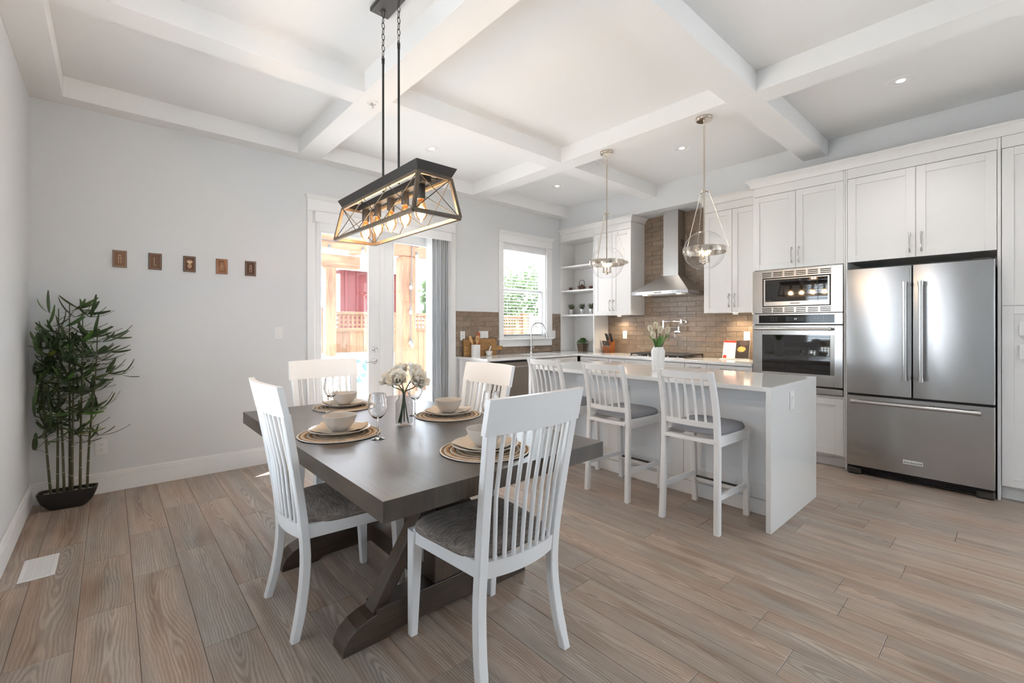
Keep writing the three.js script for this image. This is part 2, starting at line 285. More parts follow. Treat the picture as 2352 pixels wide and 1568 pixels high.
// floor: boards run away from the viewer along z
const floor = struct('floor', [sharp(XL - WT, XR + WT, -0.13, -0.011, ZB - WT, ZF + WT)], M.subfloor, 'grey brown limed oak plank floor with dark narrow joints', 'floor');
{
  const P = 0.1952, X0 = 0.087, known = { '-2': [-2.512], '-1': [-3.38, -2.757], 0: [-3.655, -3.03], 1: [-4.02, -2.176], 2: [-2.604], 3: [-3.533], 9: [-1.584], 10: [-0.762], 11: [-0.98, -0.37], 12: [-1.526], 13: [-0.603], 14: [-1.387], 15: [-0.412], 16: [-0.947], 19: [-0.875, -0.263], 21: [-0.593], 22: [-0.78] };
  for (let k = Math.floor((XL - X0) / P); X0 + k * P < XR; k++) {
    const xa = Math.max(XL, X0 + k * P) + 0.0007, xb = Math.min(XR, X0 + (k + 1) * P) - 0.0007;
    if (xb - xa < 0.01) continue;
    const J = [...(known[k] ?? [rr(-2.6, -1.4)])].sort((a, b) => a - b);
    const step = () => [1.22, 1.22, 1.4, 0.98][Math.floor(rnd() * 4)];
    while (J[0] - ZB > 0.35) { const s = step(); J.unshift(J[0] - s); }
    while (ZF - J[J.length - 1] > 0.35) { const s = step(); J.push(J[J.length - 1] + s); }
    for (let i = 0; i + 1 < J.length; i++) if (J[i + 1] - J[i] > 1.5) J.splice(i + 1, 0, (J[i] + J[i + 1]) / 2 + rr(-0.2, 0.2));
    if (J[0] > ZB) J.unshift(ZB); else J[0] = ZB;
    if (J[J.length - 1] < ZF) J.push(ZF); else J[J.length - 1] = ZF;
    for (let i = 0; i + 1 < J.length; i++) {
      const za = J[i] + 0.0007, zb = J[i + 1] - 0.0007, L = zb - za; if (L < 0.01) continue;
      const g = bb(xa, xb, -0.011, 0, za, zb, 0.0012), p = g.attributes.position, uv = g.attributes.uv, v = Math.floor(rnd() * 8), off = rr(0, Math.max(0, 1 - L / 1.56)), flip = rnd() < 0.5;
      for (let n = 0; n < p.count; n++) { let s = (p.getX(n) - X0 - k * P) / P, t = (p.getZ(n) - za) / 1.56; if (flip) { s = 1 - s; t = L / 1.56 - t; } uv.setXY(n, (v + 0.02 + 0.96 * clamp(s, 0, 1)) / 8, off + t); }
      part('plank', g, M.plank, floor);
    }
  }
}

// coffered ceiling
const ceiling = struct('ceiling', [uvBox(sharp(XL - WT, XR + WT, CE, CE + 0.25, ZB - WT, ZF + WT))], M.ceiling, 'white coffered ceiling with flat beams', 'ceiling');
{
  const B = (a, b, c, d) => part('beam', bb(a, b, BM, CE + 0.01, c, d, 0.0015), M.ceiling, ceiling);
  const zs = [[1.345, 1.555], [3.405, 3.61]], xs = [[ZB, -4.575], [-3.28, -3.085], [-1.45, -1.243], [0.39, 0.6], [2.23, 2.44]];
  B(XL, -0.255, ZB, ZF); for (const [a, b] of zs) B(a, b, ZB, ZF);
  for (const [c, d] of xs) for (const [a, b] of [[-0.255, 1.345], [1.555, 3.405], [3.61, 5.2]]) B(a, b, c, d);
}

// baseboards
{
  struct('baseboard_back', [bb(XL, 1.468, 0, 0.12, ZB, ZB + 0.017, 0.001), bb(XL, 1.468, 0.12, 0.158, ZB, ZB + 0.0125, 0.003)], M.trim, 'tall white baseboard along the wall below the letter plaques', 'baseboard');
  struct('baseboard_left', [bb(XL, XL + 0.017, 0, 0.12, ZB + 0.017, ZF, 0.001), bb(XL, XL + 0.0125, 0.12, 0.158, ZB + 0.0125, ZF, 0.003)], M.trim, 'tall white baseboard along the wall beside the floor vent', 'baseboard');
  struct('baseboard_front', [bb(XL + 0.017, XR, 0, 0.12, ZF - 0.017, ZF, 0.001), bb(XL + 0.017, XR, 0.12, 0.158, ZF - 0.0125, ZF, 0.003)], M.trim, 'white baseboard on the wall behind the viewer', 'baseboard');
}

// casings with flared heads
function casing(n, label, x0, x1, i0, i1, yb, yh) {      // outer and inner edges, bottom and underside of the head
  const o = struct('trim_' + n, [bb(x0, i0, yb, yh, ZB, ZB + 0.02), bb(i1, x1, yb, yh, ZB, ZB + 0.02)], M.trim, label, 'trim');
  part('head', [bb(x0 - 0.006, x1 + 0.006, yh, yh + 0.012, ZB, ZB + 0.03, 0.003), bb(x0, x1, yh + 0.012, yh + 0.112, ZB, ZB + 0.021)], M.trim, o);
  const s = [[0, 0], [0.012, 0.012], [0.026, 0.034], [0.032, 0.034], [0.032, 0.044], [0, 0.044]];
  const rings = s.map(([d, y]) => [[x0 - d * 0.6, yh + 0.112 + y, ZB], [x0 - d * 0.6, yh + 0.112 + y, ZB + 0.021 + d], [x1 + d * 0.6, yh + 0.112 + y, ZB + 0.021 + d], [x1 + d * 0.6, yh + 0.112 + y, ZB]].reverse());
  rings[5] = [[x0, yh + 0.156, ZB], [x0, yh + 0.156, ZB + 0.021], [x1, yh + 0.156, ZB + 0.021], [x1, yh + 0.156, ZB]].reverse();
  part('cap', skin(rings, { crease: 0.3 }), M.trim, o);
  return o;
}
casing(1, 'white flared casing around the glazed patio doors', 1.469, 3.249, 1.54, 3.15, 0, 2.455);
const wc = casing(2, 'white flared casing around the kitchen window', 3.965, 5.012, 4.045, 4.895, 1.125, 2.455);
part('sill', bb(3.945, 5.035, 1.103, 1.125, ZB - 0.1, ZB + 0.045, 0.004), M.trim, wc);
part('apron', bb(3.968, 5.008, 1.012, 1.103, ZB, ZB + 0.019), M.trim, wc);

// patio doors
{
  const zf = ZB - 0.045, zb = ZB - 0.09;
  struct('trim_3', [bb(1.53, 1.545, 0, 2.4, ZB - 0.15, ZB), bb(3.145, 3.16, 0, 2.4, ZB - 0.15, ZB), bb(1.53, 3.16, 2.375, 2.4, ZB - 0.15, ZB), bb(1.545, 3.145, -0.005, 0.018, ZB - 0.15, ZB - 0.01)], M.trim, 'white jamb and threshold inside the patio door opening', 'trim');
  const leaf = (n, label, x0, x1, g0, g1) => {
    const y0 = 0.02, y1 = 2.372, a = 0.28, b = 2.27;
    const o = struct('door_' + n, [bb(x0, g0, y0, y1, zb, zf), bb(g1, x1, y0, y1, zb, zf), bb(g0, g1, y0, a, zb, zf), bb(g0, g1, b, y1, zb, zf)], M.trim, label, 'door');
    part('glass_pane', bb(g0 - 0.004, g1 + 0.004, a - 0.004, b + 0.004, zb + 0.02, zb + 0.024, 0.0005), M.glass, o);
    const w = 0.016; part('glazing_bead', [bb(g0, g0 + w, a, b, zf - 0.012, zf + 0.006), bb(g1 - w, g1, a, b, zf - 0.012, zf + 0.006), bb(g0 + w, g1 - w, a, a + w, zf - 0.012, zf + 0.006), bb(g0 + w, g1 - w, b - w, b, zf - 0.012, zf + 0.006)], M.trim, o);
    return o;
  };
  const d1 = leaf(1, 'white glazed patio door leaf with deadbolt and lever', 1.548, 2.283, 1.61, 2.145);
  leaf(2, 'white glazed patio door leaf half behind the vertical blinds', 2.293, 3.142, 2.42, 2.975);
  part('astragal', [bb(2.262, 2.318, 0.02, 2.372, zf, zf + 0.012, 0.003)], M.trim, d1);
  const face = (g, x, y) => { g.rotateX(PI / 2); return mv(g, x, y, zf); };
  part('deadbolt', [face(lathe([[0, 0.016], [0.02, 0.016], [0.03, 0.01], [0.033, 0]], 28), 2.205, 1.04), cb(0.012, 0.035, 0.02, 2.205, 1.04, zf + 0.024, 0.004)], M.chrome, d1, 'chrome thumbturn deadbolt');
  part('lever_handle', [face(lathe([[0, 0.014], [0.022, 0.014], [0.031, 0.008], [0.033, 0]], 28), 2.205, 0.905), rod([2.205, 0.905, zf], [2.205, 0.905, zf + 0.05], 0.01, 12), tube([[2.205, 0.905, zf + 0.05], [2.16, 0.906, zf + 0.055], [2.09, 0.9, zf + 0.05]], 0.008, 12, 8)], M.chrome, d1, 'chrome lever handle');
  for (const y of [0.3, 1.2, 2.1]) part('hinge', bb(1.538, 1.552, y, y + 0.1, zf - 0.01, zf + 0.012), M.trim, d1);
}
// kitchen window
{
  const z0 = ZB - 0.13, [x0, x1, y0, y1] = WIN, w = 0.045, mid = 1.80;
  const o = struct('window_1', [bb(x0, x0 + 0.012, y0, y1, ZB - 0.15, ZB), bb(x1 - 0.012, x1, y0, y1, ZB - 0.15, ZB), bb(x0, x1, y1 - 0.012, y1, ZB - 0.15, ZB), bb(x0, x1, y0, y0 + 0.012, ZB - 0.15, ZB)], M.trim, 'white single hung kitchen window above the sink', 'window');
  const sash = (n, a, b, z) => {
    const s = part(n, [bb(x0 + 0.012, x0 + w, a, b, z, z + 0.035), bb(x1 - w, x1 - 0.012, a, b, z, z + 0.035), bb(x0 + w, x1 - w, a, a + 0.04, z, z + 0.035), bb(x0 + w, x1 - w, b - 0.04, b, z, z + 0.035)], M.trim, o);
    part('glass_pane', bb(x0 + w - 0.003, x1 - w + 0.003, a + 0.037, b - 0.037, z + 0.015, z + 0.019, 0.0005), M.glass, s);
  };
  sash('upper_sash', mid - 0.02, y1 - 0.012, z0); sash('lower_sash', y0 + 0.012, mid + 0.02, z0 + 0.036);
}
// windows outside the frame: left ones mirrored indoors, right and rear ones added for light
{
  let n = 2;
  for (const [a, b, c, d] of LW) {
    const o = struct('window_' + n++, [bb(XL - 0.15, XL, c, d, a, a + 0.03), bb(XL - 0.15, XL, c, d, b - 0.03, b), bb(XL - 0.15, XL, d - 0.03, d, a, b), bb(XL - 0.15, XL, c, c + 0.03, a, b)], M.trim, ['wide white window in the left wall beside the dining table', 'narrow white window in the left wall nearest the viewer', 'large white window in the left wall of the living area'][n - 3], 'window');
    part('glass_pane', bb(XL - 0.11, XL - 0.106, c + 0.02, d - 0.02, a + 0.02, b - 0.02, 0.0005), M.glass, o);
    part('casing', [bb(XL, XL + 0.018, c - 0.08, d + 0.08, a - 0.075, a), bb(XL, XL + 0.018, c - 0.08, d + 0.08, b, b + 0.075), bb(XL, XL + 0.018, d, d + 0.08, a, b), bb(XL, XL + 0.018, c - 0.08, c, a, b)], M.trim, o);
  }
  for (const [a, b, c, d] of addedRW) {
    const o = struct('window_' + n++, [bb(XR, XR + 0.15, c, d, a, a + 0.04), bb(XR, XR + 0.15, c, d, b - 0.04, b), bb(XR, XR + 0.15, d - 0.04, d, a, b), bb(XR, XR + 0.15, c, c + 0.04, a, b)], M.trim, 'unseen tall white window added in the right wall to light the left wall', 'window');
    part('glass_pane', bb(XR + 0.09, XR + 0.094, c + 0.03, d - 0.03, a + 0.03, b - 0.03, 0.0005), M.glass, o);
  }
  const [a, b, c, d] = addedFW[0];
  const o = struct('window_' + n, [bb(a, a + 0.04, c, d, ZF, ZF + 0.15), bb(b - 0.04, b, c, d, ZF, ZF + 0.15), bb(a, b, d - 0.04, d, ZF, ZF + 0.15), bb(a, b, c, c + 0.04, ZF, ZF + 0.15), bb(2.18, 2.22, c, d, ZF + 0.05, ZF + 0.12)], M.trim, 'unseen white window added behind the viewer to brighten the room', 'window');
  part('glass_pane', bb(a + 0.03, b - 0.03, c + 0.03, d - 0.03, ZF + 0.09, ZF + 0.094, 0.0005), M.glass, o);
  part('casing', [bb(a - 0.08, a, c - 0.08, d + 0.1, ZF - 0.018, ZF), bb(b, b + 0.08, c - 0.08, d + 0.1, ZF - 0.018, ZF), bb(a, b, d, d + 0.1, ZF - 0.018, ZF), bb(a, b, c - 0.08, c, ZF - 0.018, ZF)], M.trim, o);
}
// wall tiles: half-bond, 0.247 x 0.0642 pitch, children of the walls
function tiles(parent, rects, place, a00, b00) {
  const PW = 0.247, PH = 0.0642, geos = {};
  for (const [a0, a1, b0, b1] of rects) for (let r = Math.floor((b0 - b00) / PH); b00 + r * PH < b1 - 0.006; r++) for (let k = Math.floor((a0 - a00) / PW) - 1; ; k++) {
    const s = a00 + k * PW + (r & 1 ? PW / 2 : 0); if (s > a1) break;
    const A = Math.max(a0, s) + 0.0012, B = Math.min(a1, s + PW) - 0.0012, C = Math.max(b0, b00 + r * PH) + 0.0012, D = Math.min(b1, b00 + (r + 1) * PH) - 0.0012;
    if (B - A < 0.012 || D - C < 0.006) continue;
    const w = +(B - A).toFixed(3), h = +(D - C).toFixed(3), key = w + '_' + h, v = Math.floor(rnd() * 5);
    const g = geos[key] ??= (() => { const q = uvBox(cb(w, h, 0.009, 0, 0, 0, 0.0018), 'y'); const uv = q.attributes.uv; for (let i = 0; i < uv.count; i++) uv.setXY(i, uv.getX(i) * 2, uv.getY(i) * 2); return q; })();
    const m = part('tile', g, tileMats[v], parent); place(m, (A + B) / 2, (C + D) / 2);
    m.rotation.x += rr(-0.004, 0.004);
  }
}
part('grout_bed', [bb(XR - 0.0045, XR, 0.912, 2.778, -3.468, -2.473, 0.0005), bb(XR - 0.0045, XR, 0.912, 1.47, -4.08, -3.468, 0.0005), bb(XR - 0.0045, XR, 0.912, 1.47, -2.473, -1.833, 0.0005)], M.grout, wallRight);
tiles(wallRight, [[-4.08, -1.835, 0.914, 1.446], [-3.466, -2.475, 1.446, 2.777]], (m, a, b) => { m.position.set(XR - 0.006, b, a); m.rotation.y = -PI / 2; }, -3.2235, 0.909);
part('grout_bed', [bb(3.252, 3.963, 0.912, 1.488, ZB, ZB + 0.0045, 0.0005), bb(3.963, 5.014, 0.912, 1.012, ZB, ZB + 0.0045, 0.0005), bb(5.014, 5.212, 0.912, 1.488, ZB, ZB + 0.0045, 0.0005)], M.grout, wallBack);
tiles(wallBack, [[3.254, 3.961, 0.914, 1.489], [3.961, 5.016, 0.914, 1.010], [5.016, 5.21, 0.914, 1.489]], (m, a, b) => m.position.set(a, b, ZB + 0.006), 3.488, 0.909);
// ---------------------------------------------------------------- kitchen cabinets
function rebase(o, x, y, z) { o.position.set(x, y, z); for (const c of o.children) c.position.sub(V(x, y, z)); return o; }
// shaker door or drawer front seen from -x: spans z0..z1, y0..y1, face at x
function shaker(x, z0, z1, y0, y1, f = 0.06) {
  const w = z1 - z0, h = y1 - y0;
  if (h < 0.2 && w < 0.4) return uvBox(bb(x, x + 0.02, y0, y1, z0, z1, 0.0025));
  if (h < 0.2) f = 0.035;
  return merge([bb(x, x + 0.02, y0, y1, z0, z0 + f, 0.0015), bb(x, x + 0.02, y0, y1, z1 - f, z1, 0.0015), bb(x, x + 0.02, y0, y0 + f, z0 + f, z1 - f, 0.0015), bb(x, x + 0.02, y1 - f, y1, z0 + f, z1 - f, 0.0015), bb(x + 0.009, x + 0.018, y0 + f, y1 - f, z0 + f, z1 - f, 0.0005)]);
}
function pull(x, y, z, len, vertical = true) {           // bowed bar on two square feet, standing off the face at x
  const L = len / 2, at = (s, d) => vertical ? [x - d, y + s, z] : [x - d, y, z + s];
  const feet = [-1, 1].map((k) => { const p = at(k * (L - 0.008), 0.01); return cb(0.02, vertical ? 0.02 : 0.012, vertical ? 0.012 : 0.02, ...p, 0.003); });
  return merge([...feet, tube([at(-L + 0.008, 0.018), at(-L * 0.6, 0.028), at(0, 0.031), at(L * 0.6, 0.028), at(L - 0.008, 0.018)], 0.0048, 16, 8)]);
}
const door = (o, x, z0, z1, y0, y1, hx, hy, vertical = true, len = 0.15) => { const d = part(vertical ? 'door' : 'drawer', shaker(x, z0, z1, y0, y1), M.cabinet, o); if (hx !== null) part('handle', pull(x, hy, hx, len, vertical), M.pull, d, 'polished nickel bow pull'); return d; };
const XU = 5.21, XT = 4.95, XB = 4.945;
// open shelf tower in the corner
{
  const o = thing('open_shelf_cabinet', 'white open corner shelf tower holding tea set and small plants', 'cabinet'), z0 = ZB + 0.003, z1 = -4.083;
  part('side_panel', bb(XU, 5.545, 0.912, 2.70, z0, z0 + 0.018), M.cabinet, o); part('side_panel', bb(XU, 5.545, 0.912, 2.70, z1 - 0.018, z1), M.cabinet, o);
  part('back_panel', bb(5.53, 5.545, 0.912, 2.70, z0 + 0.018, z1 - 0.018), M.cabinet, o);
  for (const [a, b] of [[1.447, 1.474], [1.818, 1.844], [2.186, 2.213]]) part('shelf', bb(XU + 0.004, 5.53, a, b, z0 + 0.018, z1 - 0.018), M.cabinet, o);
  part('top_panel', bb(XU, 5.53, 2.592, 2.70, z0 + 0.018, z1 - 0.018), M.cabinet, o);
  rebase(o, 5.38, 0.912, -4.41);
}
function wallCab(label, z0, z1, zm) {
  const o = thing('wall_cabinet', label, 'cabinet');
  part('carcass', [bb(XU + 0.021, 5.545, 1.45, 2.70, z0, z1), bb(XU, XU + 0.022, 2.612, 2.70, z0, z1)], M.cabinet, o);
  door(o, XU, z0 + 0.002, zm - 0.002, 1.448, 2.608, zm - 0.03, 1.584); door(o, XU, zm + 0.002, z1 - 0.002, 1.448, 2.608, zm + 0.03, 1.584);
  return rebase(o, 5.38, 1.448, (z0 + z1) / 2);
}
wallCab('white two door wall cabinet between open shelves and range hood', -4.081, -3.468, -3.773);
wallCab('white two door wall cabinet between range hood and wall oven', -2.473, -1.837, -2.152);
function crown(n, label, path, y0, y1) {                 // path [x, z, ox, oz]
  const prof = [[0, 0], [0.012, 0.0], [0.014, 0.012], [0.02, 0.03], [0.034, 0.052], [0.052, 0.066], [0.058, 0.068], [0.058, 0.08], [0, 0.08]];
  const rings = path.map(([x, z, ox, oz]) => prof.map(([d, y]) => [x + ox * d, y0 + y * (y1 - y0) / 0.08, z + oz * d]));
  return struct('trim_' + n, [skin(rings, { crease: 0.35 })], M.cabinet, label, 'trim');
}
crown(4, 'white crown moulding over open shelves and first wall cabinet', [[XU, ZB + 0.003, -1, 0], [XU, -3.468, -1, 1], [5.545, -3.468, 0, 1]], 2.70, 2.776);
crown(5, 'white crown moulding over wall cabinet right of the hood', [[5.545, -2.473, 0, -1], [XU, -2.473, -1, -1], [XU, -1.837, -1, 0]].reverse().map(([x, z, a, b]) => [x, z, a, b]).reverse(), 2.70, 2.776);
crown(6, 'white crown moulding over the tall oven and fridge cabinets', [[5.54, -1.835, 0, -1], [XT, -1.835, -1, -1], [XT, 1.2, -1, 0]], 2.70, 2.785);
// tall oven cabinet
{
  const o = thing('oven_cabinet', 'tall white cabinet housing microwave and wall oven', 'cabinet'), a = -1.835, b = -1.052;
  part('side_panel', bb(XT + 0.003, 5.545, 0, 2.70, a, a + 0.018), M.cabinet, o); part('side_panel', bb(XT + 0.003, 5.545, 0.1, 2.70, b - 0.012, b), M.cabinet, o);
  part('upper_box', bb(XT + 0.021, 5.545, 1.856, 2.70, a + 0.018, b - 0.012), M.cabinet, o); part('lower_box', bb(XT + 0.021, 5.545, 0.1, 0.655, a + 0.018, b - 0.012), M.cabinet, o); part('fascia', bb(XT, XT + 0.021, 2.612, 2.70, a + 0.018, b - 0.012), M.cabinet, o); part('toe_kick', bb(5.03, 5.05, 0, 0.1, a + 0.018, b), M.cabinet, o);
  door(o, XT, a + 0.004, -1.4485, 1.862, 2.608, -1.478, 1.985); door(o, XT, -1.4455, b - 0.012, 1.862, 2.608, -1.417, 1.985);
  part('door', shaker(XT, a + 0.004, b - 0.012, 0.12, 0.632), M.cabinet, o);
  rebase(o, 5.25, 0, -1.444);
}
// fridge surround
{
  const o = thing('fridge_cabinet', 'white cabinet with two doors above and around the refrigerator', 'cabinet');
  part('side_panel', bb(XT, 5.545, 0, 2.70, -1.05, -1.036), M.cabinet, o); part('side_panel', bb(XT, 5.545, 0, 2.70, -0.117, -0.098), M.cabinet, o);
  part('carcass', [bb(XT + 0.021, 5.545, 1.868, 2.70, -1.036, -0.117), bb(XT, XT + 0.022, 2.612, 2.70, -1.036, -0.117)], M.cabinet, o);
  door(o, XT, -1.034, -0.5765, 1.865, 2.608, -0.612, 1.985, true, 0.16); door(o, XT, -0.5735, -0.12, 1.865, 2.608, -0.54, 1.985, true, 0.16);
  rebase(o, 5.25, 0, -0.574);
}
// pantry
{
  const o = thing('pantry_cabinet', 'tall white pantry cabinet at the right edge beside the refrigerator', 'cabinet');
  part('carcass', [bb(XT + 0.021, 5.545, 0.1, 2.70, -0.096, 1.2), bb(XT, XT + 0.022, 2.612, 2.70, -0.096, 1.2), bb(5.03, 5.05, 0, 0.1, -0.096, 1.2)], M.cabinet, o);
  for (const [z0, z1] of [[-0.094, 0.55], [0.553, 1.198]]) { part('door', shaker(XT, z0, z1, 1.446, 2.608), M.cabinet, o); part('door', shaker(XT, z0, z1, 0.112, 1.442), M.cabinet, o); }
  rebase(o, 5.25, 0, 0.55);
}
// base cabinets along the right wall
{
  const run = [[-4.12, -3.638, 'widest, in the corner beside the sink run'], [-3.636, -3.38, 'narrow, left of the cooktop'], [-3.378, -2.575, 'wide, below the cooktop'], [-2.573, -2.314, 'narrow, right of the cooktop'], [-2.312, -1.838, 'medium, below the cookbook']];
  for (const [z0, z1, w] of run) {
    const o = thing('base_cabinet', 'white drawer base cabinet, ' + w, 'cabinet'), zm = (z0 + z1) / 2;
    part('carcass', [bb(XB + 0.021, 5.545, 0.1, 0.879, z0, z1), bb(5.02, 5.04, 0, 0.1, z0, z1)], M.cabinet, o);
    for (const [a, b] of [[0.70, 0.87], [0.405, 0.697], [0.108, 0.402]]) door(o, XB, z0 + 0.0015, z1 - 0.0015, a, b, zm, b === 0.87 ? 0.862 - 0.03 : b - 0.06, false, Math.min(0.17, (z1 - z0) * 0.5));
    rebase(o, 5.25, 0, zm);
  }
}
// cabinets along the back wall, facing the viewer; built facing -x and turned
{
  const ZK = -4.14, o = thing('sink_cabinet', 'white sink base cabinet under the kitchen window', 'cabinet'), x0 = 3.955, x1 = 4.94;
  part('carcass', [bb(x0, 4.93, 0.1, 0.70, ZB + 0.01, ZK - 0.021), bb(x0, 4.93, 0, 0.1, ZK - 0.1, ZK - 0.08), bb(x0, x0 + 0.02, 0.70, 0.879, ZB + 0.01, ZK - 0.021), bb(4.91, 4.93, 0.70, 0.879, ZB + 0.01, ZK - 0.021)], M.cabinet, o);
  const front = (n, a, b, c, d) => { const g = shaker(0, a, b, c, d); g.rotateY(PI / 2); g.scale(1, 1, 1); const q = part(n, g, M.cabinet, o); q.position.set(0, 0, ZK); return q; };
  // shaker() spans z; after a quarter turn z becomes x
  front('drawer', x0 + 0.003, x1 - 0.03, 0.70, 0.87); front('door', x0 + 0.003, 4.436, 0.108, 0.697); front('door', 4.439, x1 - 0.03, 0.108, 0.697);
  rebase(o, 4.44, 0, -4.44);
  const p = thing('end_panel', 'white end panel left of the dishwasher', 'cabinet panel');
  part('panel', bb(3.295, 3.338, 0, 0.879, ZB + 0.01, -4.145), M.cabinet, p); rebase(p, 3.316, 0, -4.44);
}
// counter with sink cut-out
{
  const o = thing('countertop', 'white quartz L shaped countertop along the back and right walls', 'countertop');
  const S = [4.2, 4.82, -4.61, -4.24];
  part('slab', [...panels(3.285, XR - 0.002, ZB + 0.002, -4.13, [[S[0], S[1], S[2], S[3]]]).map(([a, b, c, d]) => sharp(a, b, 0.881, 0.911, c, d)), bb(4.92, XR - 0.002, 0.881, 0.911, -4.13, -1.837, 0.002), bb(3.285, 4.92, 0.881, 0.911, -4.13, -4.126, 0.0015)], M.quartz, o);
  rebase(o, 4.5, 0.881, -4.2);
  const k = thing('kitchen_sink', 'stainless undermount sink below the kitchen window', 'sink');
  part('basin', [bb(S[0], S[0] + 0.004, 0.71, 0.88, S[2], S[3]), bb(S[1] - 0.004, S[1], 0.71, 0.88, S[2], S[3]), bb(S[0], S[1], 0.71, 0.88, S[2], S[2] + 0.004), bb(S[0], S[1], 0.71, 0.88, S[3] - 0.004, S[3]), bb(S[0], S[1], 0.705, 0.71, S[2], S[3])], M.steelBright, k);
  part('drain', mv(lathe([[0, 0], [0.04, 0], [0.045, 0.003], [0.045, -0.001]], 24), 4.51, 0.711, -4.42), M.chrome, k);
  rebase(k, 4.51, 0.705, -4.42);
}
// dishwasher
{
  const o = thing('dishwasher', 'stainless dishwasher with bar handle at the end of the sink run', 'dishwasher'), z = -4.14;
  part('body', [bb(3.345, 3.95, 0.1, 0.872, ZB + 0.05, z - 0.02), bb(3.35, 3.945, 0.01, 0.1, z - 0.09, z - 0.07)], M.black, o);
  part('door', bb(3.362, 3.945, 0.11, 0.855, z - 0.02, z + 0.004, 0.004), std3({ color: lin(0.30, 0.265, 0.235), metalness: 1, roughness: 0.35 }), o);  // brown tint in the steel imitates the reflected floor
  part('handle', [rod([3.41, 0.80, z + 0.04], [3.90, 0.80, z + 0.04], 0.011, 14), rod([3.45, 0.80, z], [3.45, 0.80, z + 0.04], 0.008, 8), rod([3.86, 0.80, z], [3.86, 0.80, z + 0.04], 0.008, 8)], M.steelBright, o);
  rebase(o, 3.65, 0, -4.44);
}
// island
{
  const o = thing('kitchen_island', 'white panelled kitchen island body behind the bar stools', 'kitchen island'), xf = 3.345, z0 = -3.168, z1 = -1.062;
  part('body', bb(xf + 0.012, 3.97, 0, 0.879, z0, z1), M.trim, o);
  for (const [a, b] of [[z0, -2.352], [-2.349, -1.752], [-1.749, z1]]) part('panel', shaker(xf, a, b, 0.105, 0.878, 0.1), M.trim, o);
  part('base_trim', bb(xf - 0.006, xf + 0.014, 0, 0.102, z0, z1), M.trim, o);
  for (const [a, b] of [[z0, -2.47], [-2.467, -1.77], [-1.767, z1]]) { const d = part('door', shaker(0, -b, -a, 0.105, 0.87).rotateY(PI), M.trim, o); d.position.x = 3.99; }
  rebase(o, 3.66, 0, -2.115);
  const t = thing('island_worktop', 'white quartz island worktop with waterfall ends', 'worktop');
  part('top_slab', bb(3.065, 4.0, 0.881, 0.911, -3.2, -1.03, 0.0012), M.quartz, t);
  part('waterfall_end', bb(3.065, 4.0, 0.0, 0.881, -1.06, -1.03, 0.0012), M.quartz, t); part('waterfall_end', bb(3.065, 4.0, 0.0, 0.881, -3.2, -3.17, 0.0012), M.quartz, t);
  rebase(t, 3.53, 0, -2.115);
}

// ---------------------------------------------------------------- appliances
const wordTex = (text, w, h, fg, bg, font) => canvasTex(w, h, (c) => { c.fillStyle = bg; c.fillRect(0, 0, w, h); c.fillStyle = fg; c.font = font; c.textAlign = 'center'; c.textBaseline = 'middle'; c.fillText(text, w / 2, h / 2 + h * 0.04); });
